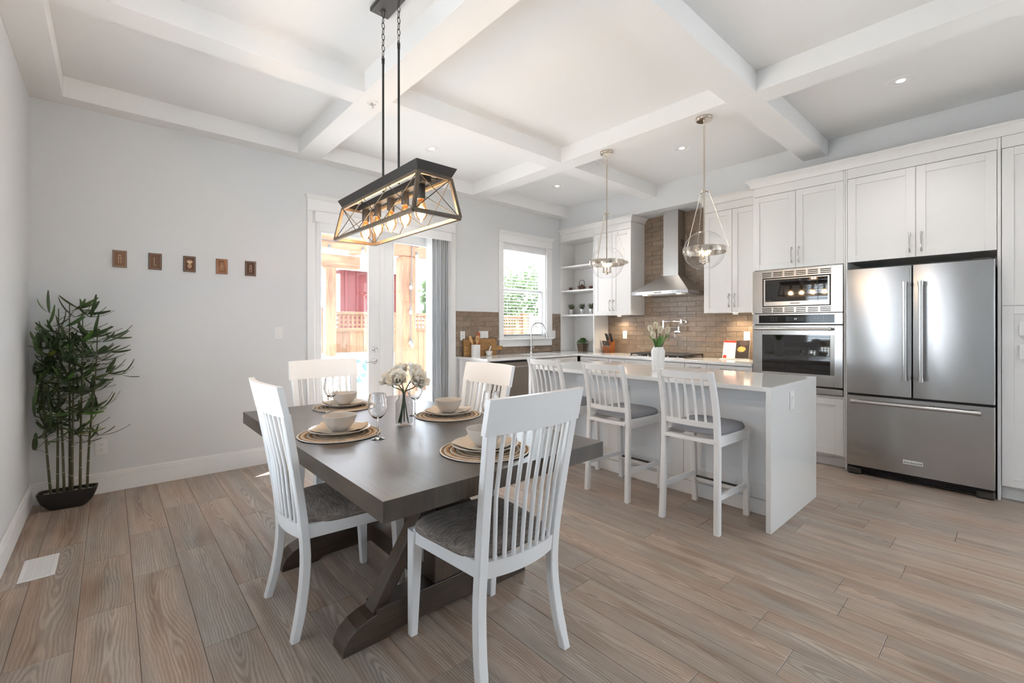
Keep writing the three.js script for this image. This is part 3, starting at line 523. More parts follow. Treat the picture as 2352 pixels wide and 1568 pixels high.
// flat plate facing -x with a printed face
function plateX(name, parent, x, y0, y1, z0, z1, map, o = {}) { const m = part(name, new THREE.PlaneGeometry(z1 - z0, y1 - y0), std3({ map, roughness: 0.35, ...o }), parent); m.position.set(x, (y0 + y1) / 2, (z0 + z1) / 2); m.rotation.y = -PI / 2; return m; }
const badgeMap = wordTex('KitchenAid', 512, 128, '#15110f', '#d6d4d0', 'bold 84px serif');
{
  const o = thing('refrigerator', 'stainless french door refrigerator with bottom freezer drawer', 'refrigerator'), x = 4.872, z0 = -1.027, z1 = -0.125, zm = -0.588;
  part('body', bb(x + 0.075, 5.52, 0.03, 1.775, z0 + 0.006, z1 - 0.004), M.darkPlastic, o);
  const face = (a, b, c, d) => {                          // front panel with softly rounded vertical edges
    const n = 10, r = 0.012, ring = []; for (let i = 0; i <= 4; i++) { const t = i / 4 * PI / 2; ring.push([x + r - r * Math.sin(t), 0, c + r - r * Math.cos(t)]); }
    for (let i = 0; i <= 4; i++) { const t = i / 4 * PI / 2; ring.push([x + r - r * Math.cos(t), 0, d - r + r * Math.sin(t)]); }
    ring.push([x + 0.07, 0, d], [x + 0.07, 0, c]);
    return uvBox(skin([ring.map((p) => [p[0], a, p[2]]), ring.map((p) => [p[0], b, p[2]])].reverse(), { crease: 0.6 }), 'y');
  };
  const bar = (p, q, r = 0.0155) => { const A = V(...p), B = V(...q), d = B.clone().sub(A).normalize().multiplyScalar(0.035); return [rod(p, q, r, 18), rod(A.toArray(), A.clone().add(d).toArray(), r * 1.2, 18), rod(B.clone().sub(d).toArray(), q, r * 1.2, 18)]; };
  for (const [a, b, hz] of [[z0, zm - 0.003, -0.628], [zm + 0.003, z1, -0.53]]) {
    const d = part('door', face(0.712, 1.79, a, b), M.steel, o);
    part('handle', [...bar([x - 0.05, 0.85, hz], [x - 0.05, 1.655, hz]), rod([x, 0.868, hz], [x - 0.05, 0.868, hz], 0.012, 10), rod([x, 1.637, hz], [x - 0.05, 1.637, hz], 0.012, 10)], M.steelBright, d, 'stainless vertical bar handle');
  }
  const d = part('freezer_drawer', face(0.08, 0.692, z0, z1), M.steel, o);
  part('handle', [...bar([x - 0.055, 0.645, -0.985], [x - 0.055, 0.645, -0.195]), rod([x, 0.645, -0.965], [x - 0.055, 0.645, -0.965], 0.012, 10), rod([x, 0.645, -0.215], [x - 0.055, 0.645, -0.215], 0.012, 10)], M.steelBright, d, 'stainless horizontal bar handle');
  const bd = part('badge', bb(x - 0.004, x, 0.165, 0.201, -0.645, -0.519, 0.001), M.steelBright, o);
  plateX('lettering', bd, x - 0.0046, 0.167, 0.199, -0.643, -0.521, badgeMap);
  part('kick_grille', [...Array(4)].map((_, i) => bb(x + 0.045, x + 0.055, 0.014 + i * 0.014, 0.022 + i * 0.014, z0 + 0.1, z1 - 0.1)), M.black, o);
  for (const [a, b] of [[z0, z0 + 0.1], [z1 - 0.1, z1]]) part('foot', [bb(x + 0.012, x + 0.12, 0, 0.055, a, b, 0.012)], M.darkPlastic, o, 'dark brown plastic foot cover');
  for (const [a, b] of [[z0 + 0.01, z0 + 0.11], [z1 - 0.12, z1 - 0.02]]) part('hinge_cover', bb(x + 0.03, x + 0.16, 1.79, 1.806, a, b, 0.004), M.darkPlastic, o);
  rebase(o, 5.2, 0, -0.576);
}
{
  const o = thing('built_in_microwave', 'built in microwave with louvred stainless trim above the wall oven', 'microwave'), x = 4.936, a = -1.831, b = -1.066, y0 = 1.425, y1 = 1.852;
  const I = [-1.738, -1.156, 1.487, 1.775];
  part('trim_frame', panels(a, b, y0, y1, [I]).map(([c, d, e, f]) => uvBox(bb(x, x + 0.02, e, f, c, d, 0.001), 'z')), M.steelBright, o);
  part('housing', bb(x + 0.02, 5.3, y0 + 0.002, y1 - 0.002, a + 0.01, b - 0.01), M.black, o);
  part('recess', bb(x + 0.012, x + 0.02, I[2], I[3], I[0], I[1]), M.black, o);
  for (let k = 0; k < 6; k++) for (let j = 0; j < 3; j++) for (const yy of [1.788, 1.434]) { const s = -1.738 + k * 0.0995; part('louver_slot', bb(x - 0.0006, x + 0.002, yy + j * 0.0165, yy + j * 0.0165 + 0.0085, s, s + 0.084, 0.0004), M.black, o); }
  const D = [-1.726, -1.166, 1.496, 1.764];
  const d = part('door', [...panels(D[0], D[1], D[2], D[3], [[-1.712, -1.18, 1.538, 1.756]]).map(([c, e, f, g]) => bb(x - 0.004, x + 0.012, f, g, c, e, 0.001))], M.steelBright, o);
  part('window_glass', bb(x - 0.003, x + 0.012, 1.538, 1.756, -1.712, -1.258, 0.0008), M.blackGlass, d); part('control_panel', bb(x - 0.003, x + 0.012, 1.538, 1.756, -1.256, -1.18, 0.0008), M.blackGlass, d);
  plateX('lettering', d, x - 0.0046, 1.510, 1.526, -1.49, -1.402, wordTex('Panasonic', 512, 96, '#1b1b1b', '#b9b7b3', 'bold 84px sans-serif'), { metalness: 0.6 });
  const em = part('emblem', new THREE.TorusGeometry(0.013, 0.0012, 6, 24), M.steelBright, d); em.scale.set(1.7, 0.5, 1); em.rotation.y = PI / 2; em.position.set(x - 0.004, 1.548, -1.685);
  rebase(o, 5.1, 1.425, -1.45);
}
{
  const o = thing('built_in_oven', 'stainless wall oven with black glass door and bar handle', 'oven'), x = 4.935, a = -1.831, b = -1.066;
  part('housing', bb(x + 0.03, 5.4, 0.662, 1.42, a + 0.008, b - 0.008), M.black, o);
  const c = part('control_panel', bb(x, x + 0.03, 1.313, 1.418, a, b, 0.002), M.steelBright, o);
  part('display', bb(x - 0.002, x + 0.002, 1.326, 1.404, -1.77, -1.128, 0.0008), M.blackGlass, c);
  const scr = canvasTex(1024, 128, (g) => { g.fillStyle = '#08090a'; g.fillRect(0, 0, 1024, 128); g.fillStyle = '#3a3f42'; g.fillRect(390, 26, 250, 78); g.fillStyle = '#f2f4f5'; g.font = 'bold 34px sans-serif'; g.fillText('PF', 505, 78); g.fillStyle = '#9aa0a2'; for (let i = 0; i < 3; i++) for (let j = 0; j < 3; j++) g.fillRect(172 + i * 36, 34 + j * 26, 16, 5); for (let i = 0; i < 8; i++) for (let j = 0; j < 3; j++) g.fillRect(670 + i * 36, 34 + j * 26, 14, 5); });
  plateX('display_print', c, x - 0.0026, 1.328, 1.402, -1.768, -1.13, scr, { roughness: 0.06 });
  const W = [-1.742, -1.13, 0.842, 1.21];
  const d = part('door', panels(a, b, 0.735, 1.302, [W]).map(([p, q, r, s]) => uvBox(bb(x, x + 0.03, r, s, p, q, 0.0015), 'z')), M.steelBright, o);
  part('window_glass', bb(x + 0.001, x + 0.02, W[2], W[3], W[0], -1.163, 0.001), M.blackGlass, d); part('window_edge', bb(x + 0.001, x + 0.02, W[2], W[3], -1.163, W[1], 0.001), std3({ color: lin(0.25, 0.24, 0.22), metalness: 0.9, roughness: 0.2 }), d);
  part('handle', [rod([x - 0.05, 1.268, -1.8], [x - 0.05, 1.268, -1.14], 0.012, 16), rod([x - 0.05, 1.268, -1.8], [x - 0.05, 1.268, -1.775], 0.0145, 16), rod([x - 0.05, 1.268, -1.165], [x - 0.05, 1.268, -1.14], 0.0145, 16), rod([x, 1.268, -1.785], [x - 0.05, 1.268, -1.785], 0.009, 10), rod([x, 1.268, -1.155], [x - 0.05, 1.268, -1.155], 0.009, 10)], M.steelBright, d);
  part('vent_gap', bb(x + 0.012, x + 0.03, 0.716, 0.735, a, b), M.black, o); part('bottom_trim', bb(x, x + 0.03, 0.664, 0.716, a, b, 0.004), M.steelBright, o);
  rebase(o, 5.1, 0.662, -1.45);
}
// range hood
{
  const o = thing('range_hood', 'stainless chimney range hood between the two wall cabinets', 'range hood'), x0 = 5.05, x1 = XR - 0.0115, a = -3.353, b = -2.588, c = -3.08, d = -2.872, xc = 5.355;
  part('chimney', [uvBox(bb(xc, x1, 1.94, 2.31, c, d, 0.001), 'z'), uvBox(bb(xc + 0.003, x1, 2.31, 2.775, c + 0.003, d - 0.003, 0.001), 'z')], M.hoodSteel, o);
  part('vent_slots', [...Array(5)].map((_, i) => bb(xc + 0.07, xc + 0.16, 2.32 + i * 0.018, 2.328 + i * 0.018, d - 0.0035, d - 0.002, 0.0003)), M.black, o);
  const ring = (X, A, B, y) => [[X, y, A], [X, y, B], [x1, y, B], [x1, y, A]];
  part('canopy', uvBox(skin([ring(x0, a, b, 1.732), ring(xc, c, d, 1.945)].map((r) => r.reverse()), { crease: 0.1, caps: false }), 'z'), M.hoodSteel, o);
  part('rim', bb(x0, x1, 1.69, 1.732, a, b, 0.0015), M.steelBright, o);
  const bd = part('badge', bb(x0 - 0.002, x0, 1.698, 1.724, -3.035, -2.92, 0.0005), M.steelBright, o); plateX('lettering', bd, x0 - 0.0026, 1.70, 1.722, -3.03, -2.925, badgeMap);
  for (let i = 0; i < 4; i++) { const g = new THREE.CylinderGeometry(0.008, 0.008, 0.006, 14); g.rotateZ(PI / 2); part('button', mv(g, x0 - 0.002, 1.711, -2.81 + [0, 0.028, 0.075, 0.103][i]), M.steelBright, o); }
  part('filter', bb(x0 + 0.12, x1 - 0.03, 1.685, 1.69, a + 0.05, b - 0.05), M.pull, o);
  for (const z of [-3.2, -2.74]) {
    part('hood_light', mv(lathe([[0, 0], [0.026, 0], [0.03, 0.004]], 20), x0 + 0.07, 1.686, z), M.ledWarm, o);
    const l = new THREE.SpotLight(lin(1, 0.82, 0.6), 1.2, 0, 1.1, 0.8); l.position.set(x0 + 0.07, 1.68, z); l.target.position.set(x0 + 0.12, 0.9, z); l.castShadow = true; scene.add(l, l.target);
  }
  rebase(o, 5.3, 1.69, -2.97);
}
// gas cooktop
{
  const o = thing('gas_cooktop', 'black gas cooktop with cast iron grates below the hood', 'cooktop'), x0 = 4.985, x1 = 5.5, a = -3.345, b = -2.6;
  part('steel_deck', bb(x0, x1, 0.9105, 0.922, a, b, 0.004), M.steelBright, o);
  const w = (b - a - 0.03) / 3;
  for (let k = 0; k < 3; k++) {
    const z0 = a + 0.012 + k * (w + 0.003), z1 = z0 + w, g = [], xf = k === 1 ? x0 + 0.14 : x0 + 0.012;
    g.push(bb(xf, xf + 0.02, 0.94, 0.957, z0, z1, 0.004), bb(x1 - 0.03, x1 - 0.01, 0.94, 0.957, z0, z1, 0.004), bb(xf, x1 - 0.01, 0.94, 0.957, z0, z0 + 0.014, 0.003), bb(xf, x1 - 0.01, 0.94, 0.957, z1 - 0.014, z1, 0.003));
    for (let i = 1; i < 9; i++) { const X = lerp(xf, x1, i / 9); g.push(bb(X, X + 0.008, 0.944, 0.957, z0 + 0.01, z1 - 0.01, 0.002)); }
    for (const X of [xf + 0.01, x1 - 0.02]) for (const Z of [z0 + 0.008, z1 - 0.008]) g.push(bb(X - 0.008, X + 0.008, 0.921, 0.942, Z - 0.007, Z + 0.007, 0.002));
    part('grate', g, M.iron, o);
    for (const X of k === 1 ? [5.32] : [5.15, 5.38]) part('burner', mv(lathe([[0, 0.016], [0.03, 0.016], [0.034, 0.01], [0.045, 0.008], [0.045, 0]], 24), X, 0.922, (z0 + z1) / 2), M.iron, o);
  }
  for (let i = 0; i < 5; i++) part('knob', mv(lathe([[0, 0.026], [0.014, 0.026], [0.017, 0.022], [0.018, 0.004], [0.022, 0]], 20), x0 + 0.045, 0.922, a + 0.10 + i * 0.137), M.steelBright, o, 'steel burner knob');
  rebase(o, 5.24, 0.9105, -2.97);
}
// taps
{
  const o = thing('kitchen_faucet', 'chrome gooseneck kitchen faucet in front of the window', 'faucet'), x = 4.52, z = -4.675;
  part('base', mv(lathe([[0, 0.03], [0.02, 0.03], [0.024, 0.024], [0.027, 0.004], [0.027, 0]], 24), x, 0.911, z), M.chrome, o);
  part('neck', [rod([x, 0.93, z], [x, 1.2, z], 0.0145, 16), tube([[x, 1.19, z], [x, 1.25, z], [x + 0.015, 1.305, z + 0.012], [x + 0.06, 1.345, z + 0.045], [x + 0.12, 1.335, z + 0.09], [x + 0.155, 1.285, z + 0.115], [x + 0.168, 1.235, z + 0.122]], 0.0125, 40, 14)], M.chrome, o);
  part('spray_head', rod([x + 0.165, 1.25, z + 0.121], [x + 0.187, 1.13, z + 0.134], 0.014, 18, 0.021), M.chrome, o);
  part('side_lever', [rod([x, 0.985, z], [x + 0.05, 0.985, z + 0.01], 0.013, 14), rod([x + 0.045, 0.985, z + 0.01], [x + 0.055, 1.075, z - 0.012], 0.0045, 8)], M.chrome, o);
  rebase(o, x, 0.911, z);
}
{
  const o = thing('pot_filler', 'chrome folding pot filler tap on the tiled wall', 'faucet'), x = 5.44, y = 1.352;
  part('wall_flange', [mv(lathe([[0, 0.02], [0.024, 0.02], [0.032, 0.01], [0.034, 0]], 24).rotateZ(PI / 2), XR - 0.0115, y, -2.875), rod([XR - 0.012, y, -2.875], [x, y, -2.875], 0.012, 14)], M.chrome, o);
  part('upper_arm', [rod([x, y + 0.005, -2.875], [x, y + 0.005, -3.125], 0.0105, 14), rod([x, y - 0.02, -2.875], [x, y + 0.03, -2.875], 0.017, 16), rod([x, y - 0.09, -3.125], [x, y + 0.02, -3.125], 0.014, 16)], M.chrome, o);
  part('lower_arm', [rod([x, y - 0.075, -3.125], [x - 0.02, y - 0.075, -2.9], 0.0105, 14), rod([x - 0.02, y - 0.06, -2.9], [x - 0.02, y - 0.135, -2.9], 0.013, 14), rod([x - 0.02, y - 0.13, -2.87], [x - 0.02, y - 0.13, -2.95], 0.019, 18)], M.chrome, o);
  part('lever', rod([x - 0.025, y - 0.135, -2.95], [x - 0.025, y - 0.205, -2.952], 0.004, 8), M.chrome, o);
  rebase(o, x, 1.2, -3.0);
}
// ---------------------------------------------------------------- lamps
function lampPoint(x, y, z, color, power) { const l = new THREE.PointLight(color, power); l.position.set(x, y, z); l.castShadow = true; l.shadow.radius = 1.5; scene.add(l); return l; }
// linear chandelier over the table
{
  const CX = 1.15, CZ = -2.295, o = thing('linear_chandelier', 'dark open cage linear chandelier with five glowing filament bulbs', 'chandelier', [CX, 1.81, CZ]);
  const Y = (y) => y - 1.81;
  part('canopy', bb(-0.055, 0.055, Y(3.068), Y(3.0925), -0.145, 0.145, 0.003), M.bronze, o);
  const link = (() => { const c = new THREE.CatmullRomCurve3([[0, 0.019], [0.0075, 0.011], [0.0075, -0.011], [0, -0.019], [-0.0075, -0.011], [-0.0075, 0.011]].map(([x, y]) => V(x, y, 0)), true); return std(new THREE.TubeGeometry(c, 20, 0.0019, 6, true)); })();
  for (const z of [-0.092, 0.092]) {
    for (let i = 0; i < 9; i++) { const m = part('chain_link', link, M.bronze, o); m.position.set(0, Y(3.047) - i * 0.0315, z); m.rotation.y = i & 1 ? PI / 2 : 0.3; }
    part('hanging_rod', [rod([0, Y(2.785), z], [0, Y(2.05), z], 0.0062, 10), rod([0, Y(2.80), z], [0, Y(2.77), z], 0.008, 10)], M.bronze, o);
    part('chain_loop', [rod([0, Y(3.06), z], [0, Y(3.069), z], 0.012, 14, 0.018)], M.bronze, o);
  }
  const R = (hx, hz, y) => [[-hx, y, -hz], [-hx, y, hz], [hx, y, hz], [hx, y, -hz]];
  part('tray', skin([R(0.094, 0.454, Y(2.016)), R(0.112, 0.474, Y(2.056)), R(0.105, 0.467, Y(2.056)), R(0.086, 0.446, Y(2.016)), R(0.094, 0.454, Y(2.016))], { caps: false, crease: 0.1 }), M.bronze, o);
  const tx = 0.09, tz = 0.45, bx = 0.127, bz = 0.476, yt = Y(2.008), yb = Y(1.82);
  for (const s of [-1, 1]) {
    part('top_rail', uvBox(bar([s * tx, yt, -tz], [s * tx, yt, tz], 0.016, 0.016), 'z'), M.lampWood, o); part('top_rail', uvBox(bar([-tx, yt, s * tz], [tx, yt, s * tz], 0.016, 0.016), 'x'), M.lampWood, o);
    part('bottom_rail', uvBox(bar([s * bx, yb, -bz], [s * bx, yb, bz], 0.018, 0.018), 'z'), M.lampWood, o); part('bottom_rail', uvBox(bar([-bx, yb, s * bz], [bx, yb, s * bz], 0.018, 0.018), 'x'), M.lampWood, o);
    for (const e of [-1, 1]) part('corner_post', uvBox(bar([s * tx, yt, e * tz], [s * bx, yb, e * bz], 0.017, 0.017)), M.lampWood, o);
    const wire = (a, b) => part('cross_wire', rod(a, b, 0.0021, 6), M.iron, o);
    for (let k = 0; k < 3; k++) { const a = -1 + k * 2 / 3, b = a + 2 / 3; wire([s * tx, yt, a * tz], [s * bx, yb, b * bz]); wire([s * tx, yt, b * tz], [s * bx, yb, a * bz]); }
    wire([-tx, yt, s * tz], [bx, yb, s * bz]); wire([tx, yt, s * tz], [-bx, yb, s * bz]);
    part('bracket', [bb(-0.086, 0.086, Y(2.03), Y(2.036), s * 0.33 - 0.012, s * 0.33 + 0.012, 0.001)], M.bronze, o);
  }
  part('socket_bar', bb(-0.022, 0.022, Y(1.992), Y(2.03), -0.385, 0.385, 0.002), M.bronze, o);
  const bulb = lathe([[0.0, -0.117], [0.005, -0.116], [0.006, -0.109], [0.018, -0.1], [0.029, -0.083], [0.032, -0.066], [0.029, -0.046], [0.021, -0.024], [0.015, -0.008], [0.0135, 0]], 28);
  for (let k = 0; k < 5; k++) {
    const z = -0.325 + k * 0.1625, yb0 = Y(1.922);
    const s = part('socket', mv(lathe([[0, 0.07], [0.02, 0.07], [0.02, 0], [0.012, 0]], 20), 0, yb0, z), M.bronze, o);
    const b = part('light_bulb', bulb, M.bulbGlass, o, 'teardrop filament bulb, glass tinted amber to imitate its glow'); b.position.set(0, yb0, z);
    part('bulb_cap', mv(lathe([[0.0138, 0.004], [0.0142, 0], [0.0138, -0.008]], 18), 0, 0, 0), std3({ color: lin(0.75, 0.42, 0.18), metalness: 1, roughness: 0.3 }), b);
    const fil = []; for (let i = 0; i < 6; i++) { const a = i / 6 * 2 * PI; fil.push(rod([0.004 * Math.cos(a), -0.022, 0.004 * Math.sin(a)], [0.0095 * Math.cos(a), -0.085, 0.0095 * Math.sin(a)], 0.0011, 5)); }
    part('bulb_filament', fil, M.filament, b);
    lampPoint(CX, 1.86, CZ + z, lin(1, 0.88, 0.72), 0.3);
  }
}
// globe pendants over the island
function pendant(label, x, z) {
  const yc = 1.893, o = thing('globe_pendant', label, 'pendant light', [x, yc, z], 0, 'globe pendants over the island'), Y = (y) => y - yc;
  part('canopy', mv(lathe([[0, 0], [0.058, 0.0], [0.063, 0.008], [0.064, 0.022], [0.064, 0.026]].map(([r, y]) => [r, y]), 40), 0, Y(2.945) - 0.026, 0), M.nickel, o);
  const loop = std(tube([[0, 0.022, 0], [0.009, 0.012, 0], [0.009, -0.012, 0], [0, -0.022, 0], [-0.009, -0.012, 0], [-0.009, 0.012, 0]], 0.0022, 24, 6, true));
  part('loop', [mv(loop.clone(), 0, Y(2.895), 0), rod([0, Y(2.925), 0], [0, Y(2.91), 0], 0.008, 12), rod([0, Y(2.872), 0], [0, Y(2.86), 0], 0.008, 12)], M.nickel, o);
  part('stem_rod', rod([0, Y(2.87), 0], [0, -0.1, 0], 0.0062, 12), M.nickel, o);
  part('collar', [mv(lathe([[0, 0.006], [0.016, 0.006], [0.016, -0.006], [0, -0.006]], 20), 0, Y(2.36), 0)], M.nickel, o);
  const N = 36, R = 0.155, prof = []; for (let i = 0; i <= N; i++) { const t = lerp(0.12, PI - 0.36, i / N); prof.push([R * Math.sin(t), R * Math.cos(t)]); }
  prof.push([R * Math.sin(PI - 0.36) + 0.004, R * Math.cos(PI - 0.36) - 0.005]);
  part('glass_globe', lathe(prof, 56), M.globeGlass, o, 'clear glass globe');
  part('ring_band', lathe([[0.1555, 0.021], [0.1585, 0.0225], [0.1605, 0.0185], [0.1605, -0.0185], [0.1585, -0.0225], [0.1555, -0.021]], 56), M.nickel, o);
  for (let k = 0; k < 3; k++) {
    const a = Math.atan2(0.664, 0.748) + 0.12 + k * 2 * PI / 3, c = Math.cos(a), s = Math.sin(a), p = (r, y, t = 0) => [r * c - t * s, y, r * s + t * c];
    part('bracket', skin([[p(0.158, 0.024, -0.017), p(0.158, 0.024, 0.017), p(0.158, -0.024, 0.017), p(0.158, -0.024, -0.017)], [p(0.203, 0.003, -0.004), p(0.203, 0.003, 0.004), p(0.203, -0.003, 0.004), p(0.203, -0.003, -0.004)]], { crease: 0.2 }), M.nickel, o);
    part('support_wire', [rod(p(0.196, 0.004), p(0.035, Y(2.36)), 0.0024, 8), rod(p(0.03, Y(2.352)), p(0.04, Y(2.368)), 0.006, 8), rod(p(0.012, Y(2.36)), p(0.04, Y(2.36)), 0.0045, 8)], M.nickel, o);
    const b = a + 0.6, q = (r, y) => [r * Math.cos(b), y, r * Math.sin(b)];
    part('candle_arm', [rod(q(0, -0.09), q(0.036, -0.09), 0.005, 8), rod(q(0.036, -0.098), q(0.036, -0.075), 0.011, 14), rod(q(0.036, -0.075), q(0.036, -0.025), 0.0085, 14)], M.nickel, o);
    const l = part('light_bulb', mv(lathe([[0, 0.046], [0.003, 0.042], [0.0085, 0.02], [0.0095, 0.012], [0.007, 0.002], [0.005, 0]], 16), ...q(0.036, -0.025)), M.candle, o, 'glowing candle bulb');
  }
  part('hub', [mv(lathe([[0, 0.015], [0.014, 0.012], [0.014, -0.012], [0.006, -0.02], [0, -0.024]], 20), 0, -0.09, 0)], M.nickel, o);
  lampPoint(x, yc + 0.005, z, lin(1, 0.82, 0.62), 0.16);
}
pendant('globe pendant over the far half of the island, beside the open shelves', 3.515, -2.605);
pendant('globe pendant over the near half of the island, in front of the hood', 3.515, -1.665);
// recessed downlights
{
  const spots = [[2.438, -3.96, 'recessed ceiling light beyond the chandelier, over the patio doors'], [4.316, -2.275, 'recessed ceiling light between the two pendants'], [4.332, -0.585, 'recessed ceiling light in front of the refrigerator'], [4.285, -3.95, 'recessed ceiling light over the kitchen sink'], [4.71, -3.47, 'recessed ceiling light behind the far pendant rod']];
  const ring = lathe([[0.062, 0], [0.064, -0.006], [0.07, -0.0075], [0.084, -0.005], [0.088, 0]], 40), cone = lathe([[0.0, -0.0012], [0.026, -0.0012], [0.062, -0.004]], 32), lens = lathe([[0, -0.004], [0.026, -0.004], [0.028, -0.001]], 24);
  for (const [x, z, label] of spots) {
    const o = thing('recessed_light', label, 'ceiling light', [x, CE, z], 0, 'recessed downlights');
    part('trim_ring', ring, M.trim, o); part('reflector', cone, M.trim, o); part('light_lens', lens, M.ledWhite, o);
    const l = new THREE.SpotLight(lin(1, 0.95, 0.9), 2, 0, 1.05, 0.9); l.position.set(x, CE - 0.02, z); l.target.position.set(x, 0, z); l.castShadow = true; l.shadow.radius = 2; scene.add(l, l.target);
  }
  const s = thing('fire_sprinkler', 'white recessed fire sprinkler on the beam crossing by the chandelier rods', 'sprinkler', [1.446, BM, -3.185]);
  part('cup', lathe([[0.03, -0.001], [0.034, -0.008], [0.045, -0.005], [0.047, 0]], 30), M.trim, s); part('nozzle', [rod([0, 0, 0], [0, -0.03, 0], 0.008, 12), mv(lathe([[0, 0], [0.014, 0], [0.014, -0.002], [0, -0.002]], 14), 0, -0.034, 0), rod([0.011, -0.008, 0], [0.004, -0.034, 0], 0.002, 6), rod([-0.011, -0.008, 0], [-0.004, -0.034, 0], 0.002, 6)], M.chrome, s);
}
// puck lights under the wall cabinets
for (const [z, label] of [[-3.78, 'warm puck light under the cabinet above the knife block'], [-2.19, 'warm puck light under the cabinet right of the hood'], [-1.98, 'warm puck light under the cabinet nearest the oven']]) {
  const o = thing('puck_light', label, 'cabinet light', [5.4, 1.446, z], 0, 'under cabinet puck lights');
  part('housing', lathe([[0.03, -0.012], [0.034, -0.008], [0.034, 0]], 24), M.steelBright, o); part('light_lens', lathe([[0, -0.012], [0.03, -0.012], [0.03, -0.008]], 24), M.ledWarm, o);
  const l = new THREE.SpotLight(lin(1, 0.78, 0.52), 0.75, 0, 1.25, 0.9); l.position.set(5.4, 1.43, z); l.target.position.set(5.46, 0.9, z); l.castShadow = true; scene.add(l, l.target);
}

// ---------------------------------------------------------------- dining table
{
  const o = thing('dining_table', 'dark espresso wooden trestle dining table', 'table', [1.16, 0, -2.246]), cx = 1.16, cz = -2.246;
  const n = 6, W = 1.085 / n, tones = [1, 0.94, 1.07, 0.97, 1.04, 0.93].map((k) => phy({ map: espressoTex, color: lin(0.64 * k, 0.61 * k, 0.59 * k), roughness: 0.32, clearcoat: 0.35, clearcoatRoughness: 0.28 }));
  for (let i = 0; i < n; i++) { const x0 = -0.5425 + i * W; part('board', uvBox(sharp(x0, x0 + W, 0.692, 0.76, -0.9635, 0.9635), 'z', i * 0.31, i * 0.47), tones[i], o); }
  const ft = [[-0.485, 0], [-0.482, 0.03], [-0.465, 0.062], [-0.43, 0.09], [-0.385, 0.108], [-0.345, 0.114], [-0.345, 0.132], [-0.30, 0.135]], prof = [...ft, ...ft.slice().reverse().map(([x, y]) => [-x, y]), [0.30, 0], [0.28, 0.018], [-0.28, 0.018], [-0.30, 0]];
  const mats = tones[1];
  for (const z of [0.446, -0.384]) {
    part('foot', uvBox(mv(ext(prof, 0.11, 0.003), 0, 0, z - 0.055), 'x'), mats, o);
    part('column', uvBox(bb(-0.07, 0.07, 0.133, 0.64, z - 0.05, z + 0.05, 0.004)), tones[0], o);
    part('top_beam', uvBox(bb(-0.42, 0.42, 0.632, 0.692, z - 0.045, z + 0.045, 0.004), 'x'), mats, o);
    for (const s of [-1, 1]) part('brace', uvBox(bar([s * 0.335, 0.10, z], [s * 0.02, 0.60, z], 0.055, 0.075, 0.003)), tones[2], o);
  }
  part('stretcher', uvBox(bb(-0.05, 0.05, 0.07, 0.17, -0.33, 0.392, 0.004), 'z'), tones[3], o);
}
// ---------------------------------------------------------------- dining chairs
function cushion(hw0, hw1, z0, z1, y0, h, n = 5) {       // front z0 half-width hw0, back z1 half-width hw1
  const T = 48, rings = [], pt = (t, r, y) => { const c = Math.cos(t), s = Math.sin(t), q = Math.pow(Math.pow(Math.abs(c), n) + Math.pow(Math.abs(s), n), -1 / n), u = q * c * r, v = q * s * r; return [u * lerp(hw1, hw0, (1 - v) / 2), y, lerp(z0, z1, (v + 1) / 2)]; };
  const lv = [[0.97, 0], [1, 0.1], [1.005, 0.3], [0.99, 0.52], [0.95, 0.72], [0.86, 0.86], [0.7, 0.95], [0.45, 0.99], [0.2, 1], [0.01, 1]];
  for (const [r, y] of lv) rings.push([...Array(T)].map((_, i) => pt(-i / T * 2 * PI, r, y0 + y * h)));
  const g = skin(rings, { crease: 1.2 }); return uvBox(g, 'x');
}
